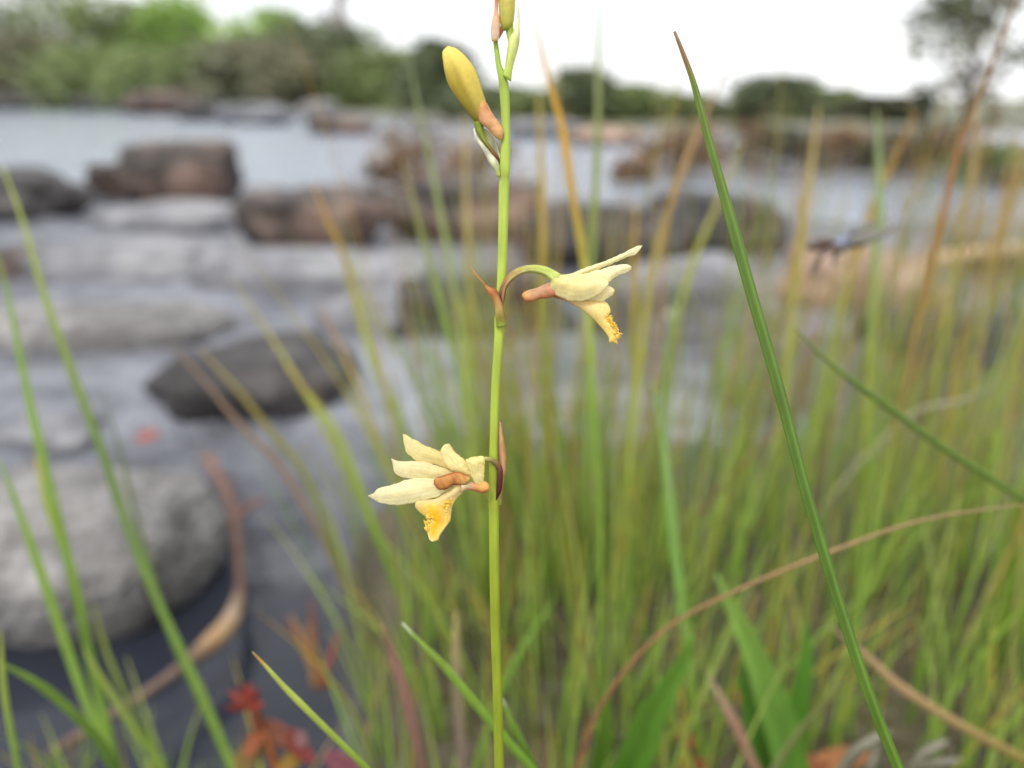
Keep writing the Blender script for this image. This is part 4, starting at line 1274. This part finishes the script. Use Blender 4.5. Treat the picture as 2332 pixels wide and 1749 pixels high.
# ---- yellow bud
bd = anchor('bud', 1060, 200, -4, 'closed yellow bud with pink spur')
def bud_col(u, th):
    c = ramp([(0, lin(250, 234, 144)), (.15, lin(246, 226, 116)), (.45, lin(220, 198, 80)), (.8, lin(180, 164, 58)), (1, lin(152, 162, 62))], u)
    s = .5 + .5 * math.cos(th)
    c = mixc(c, lin(252, 234, 130), .7 * s * (1 - .4 * u))  # light on the right side put into the colour
    c = mixc(c, lin(150, 138, 44), .45 * sstep(.15, -.25, math.cos(th)) * sstep(.12, .4, u))  # olive left side: part pigment, part shade painted in
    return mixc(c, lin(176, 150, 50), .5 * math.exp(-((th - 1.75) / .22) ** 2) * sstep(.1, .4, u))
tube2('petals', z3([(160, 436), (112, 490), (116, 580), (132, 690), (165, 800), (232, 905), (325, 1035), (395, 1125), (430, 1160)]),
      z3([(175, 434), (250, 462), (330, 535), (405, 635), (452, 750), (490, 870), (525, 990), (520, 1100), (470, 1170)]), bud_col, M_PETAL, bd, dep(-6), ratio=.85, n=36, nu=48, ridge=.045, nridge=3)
tube2('spur', z3([(405, 880), (425, 980), (440, 1080), (470, 1160), (535, 1212), (595, 1285), (655, 1327)]),
      z3([(440, 880), (530, 970), (575, 1050), (612, 1110), (655, 1165), (692, 1245), (672, 1327)]),
      lambda u, th: ramp([(0, lin(192, 172, 66)), (.12, lin(190, 158, 72)), (.32, lin(194, 138, 92)), (.5, lin(206, 150, 108)), (.85, lin(214, 164, 108)), (1, lin(218, 170, 90))], u), M_FLESH, bd, dep(-13), ratio=.9)
tube2('pedicel', z3([(375, 1080), (410, 1170), (458, 1280), (510, 1370), (590, 1480), (645, 1560)]),
      z3([(500, 1150), (508, 1240), (535, 1325), (590, 1400), (645, 1475), (668, 1560)]),
      lambda u, th: ramp([(0, lin(146, 168, 58)), (.4, lin(140, 150, 56)), (.65, lin(124, 98, 46)), (.9, lin(96, 52, 42)), (1, lin(80, 44, 36))], u), M_FLESH, bd, dep(0), ratio=.9)
b3 = px_strip(z3([(410, 1208), (418, 1270), (445, 1340), (500, 1410), (550, 1520), (610, 1600), (632, 1670)]),
              z3([(480, 1215), (530, 1225), (570, 1265), (610, 1335), (645, 1430), (668, 1520), (680, 1670)]), 30, 11, dep(8), bulge=-.4)
thick(mesh_obj('bract', b3[0], b3[1], M_BRACT, [mixc(lin(232, 230, 206), lin(190, 200, 110), sstep(.45, 1, u)) for u, vv in b3[2]], orchid), .00016)
b3 = px_strip(z3([(412, 1215), (430, 1320), (490, 1400), (545, 1520), (605, 1600), (630, 1670)]),
              z3([(414, 1215), (450, 1300), (520, 1385), (585, 1465), (645, 1545), (660, 1670)]), 24, 7, dep(-10), bulge=.3)
thick(mesh_obj('bract', b3[0], b3[1], M_BRACT, [mixc(lin(226, 226, 196), lin(184, 196, 100), sstep(.6, 1, u)) for u, vv in b3[2]], orchid), .00016)

# ---- topmost bud cluster, running out of the frame
b4 = anchor('bud', 1158, 40, -2, 'pale green closed bud at the tip of the stem')
tube2('petals', z3([(690, 292), (668, 262), (652, 140), (645, 0), (640, -150), (660, -300), (700, -400)]),
      z3([(720, 292), (772, 245), (790, 170), (802, 0), (806, -150), (790, -300), (720, -400)]),
      lambda u, th: mixc(ramp([(0, lin(168, 176, 70)), (.15, lin(206, 202, 100)), (.5, lin(228, 214, 120)), (1, lin(236, 216, 110))], u), lin(190, 180, 80), .3 * max(0, math.cos(6 * th))), M_PETAL, b4, dep(-6), ratio=.9, n=24, ridge=.03)
tube2('pedicel', z3([(705, 230), (715, 310), (735, 400), (740, 480)]), z3([(785, 230), (785, 300), (775, 400), (765, 480)]), lambda u, th: lin(184, 204, 96), M_FLESH, b4, dep(0))
b5 = anchor('bud', 1127, 40, -8, 'small pink bud beside the topmost bud')
tube2('petals', z3([(580, 392), (570, 330), (572, 260), (585, 180), (602, 110), (606, 0), (612, -120), (630, -200)]),
      z3([(640, 392), (652, 340), (658, 260), (656, 180), (640, 110), (642, 0), (645, -120), (640, -200)]),
      lambda u, th: mixc(ramp([(0, lin(216, 196, 104)), (.08, lin(236, 214, 190)), (.4, lin(238, 200, 160)), (.7, lin(214, 150, 110)), (1, lin(200, 130, 96))], u), lin(180, 90, 70), .5 * max(0, math.cos(th)) ** 6), M_PETAL, b5, dep(-10), ratio=.9)
tube2('spur', z3([(648, 340), (655, 260), (668, 250)]), z3([(652, 372), (690, 300), (700, 262)]), lambda u, th: lin(176, 110, 80), M_FLESH, b5, dep(-3))
b6 = px_strip(z3([(690, 712), (715, 590), (735, 430), (762, 340), (800, 270), (825, 120), (832, 30)]),
              z3([(757, 770), (775, 640), (822, 470), (840, 360), (840, 240), (838, 120), (832, 30)]), 34, 11, dep(-10), bulge=.3)
thick(mesh_obj('bract', b6[0], b6[1], M_BRACT, [ramp([(0, lin(184, 206, 90)), (.15, lin(196, 206, 110)), (.5, lin(212, 216, 140)), (.75, lin(232, 232, 196)), (1, lin(244, 242, 226))], u) for u, vv in b6[2]], orchid), .0002)
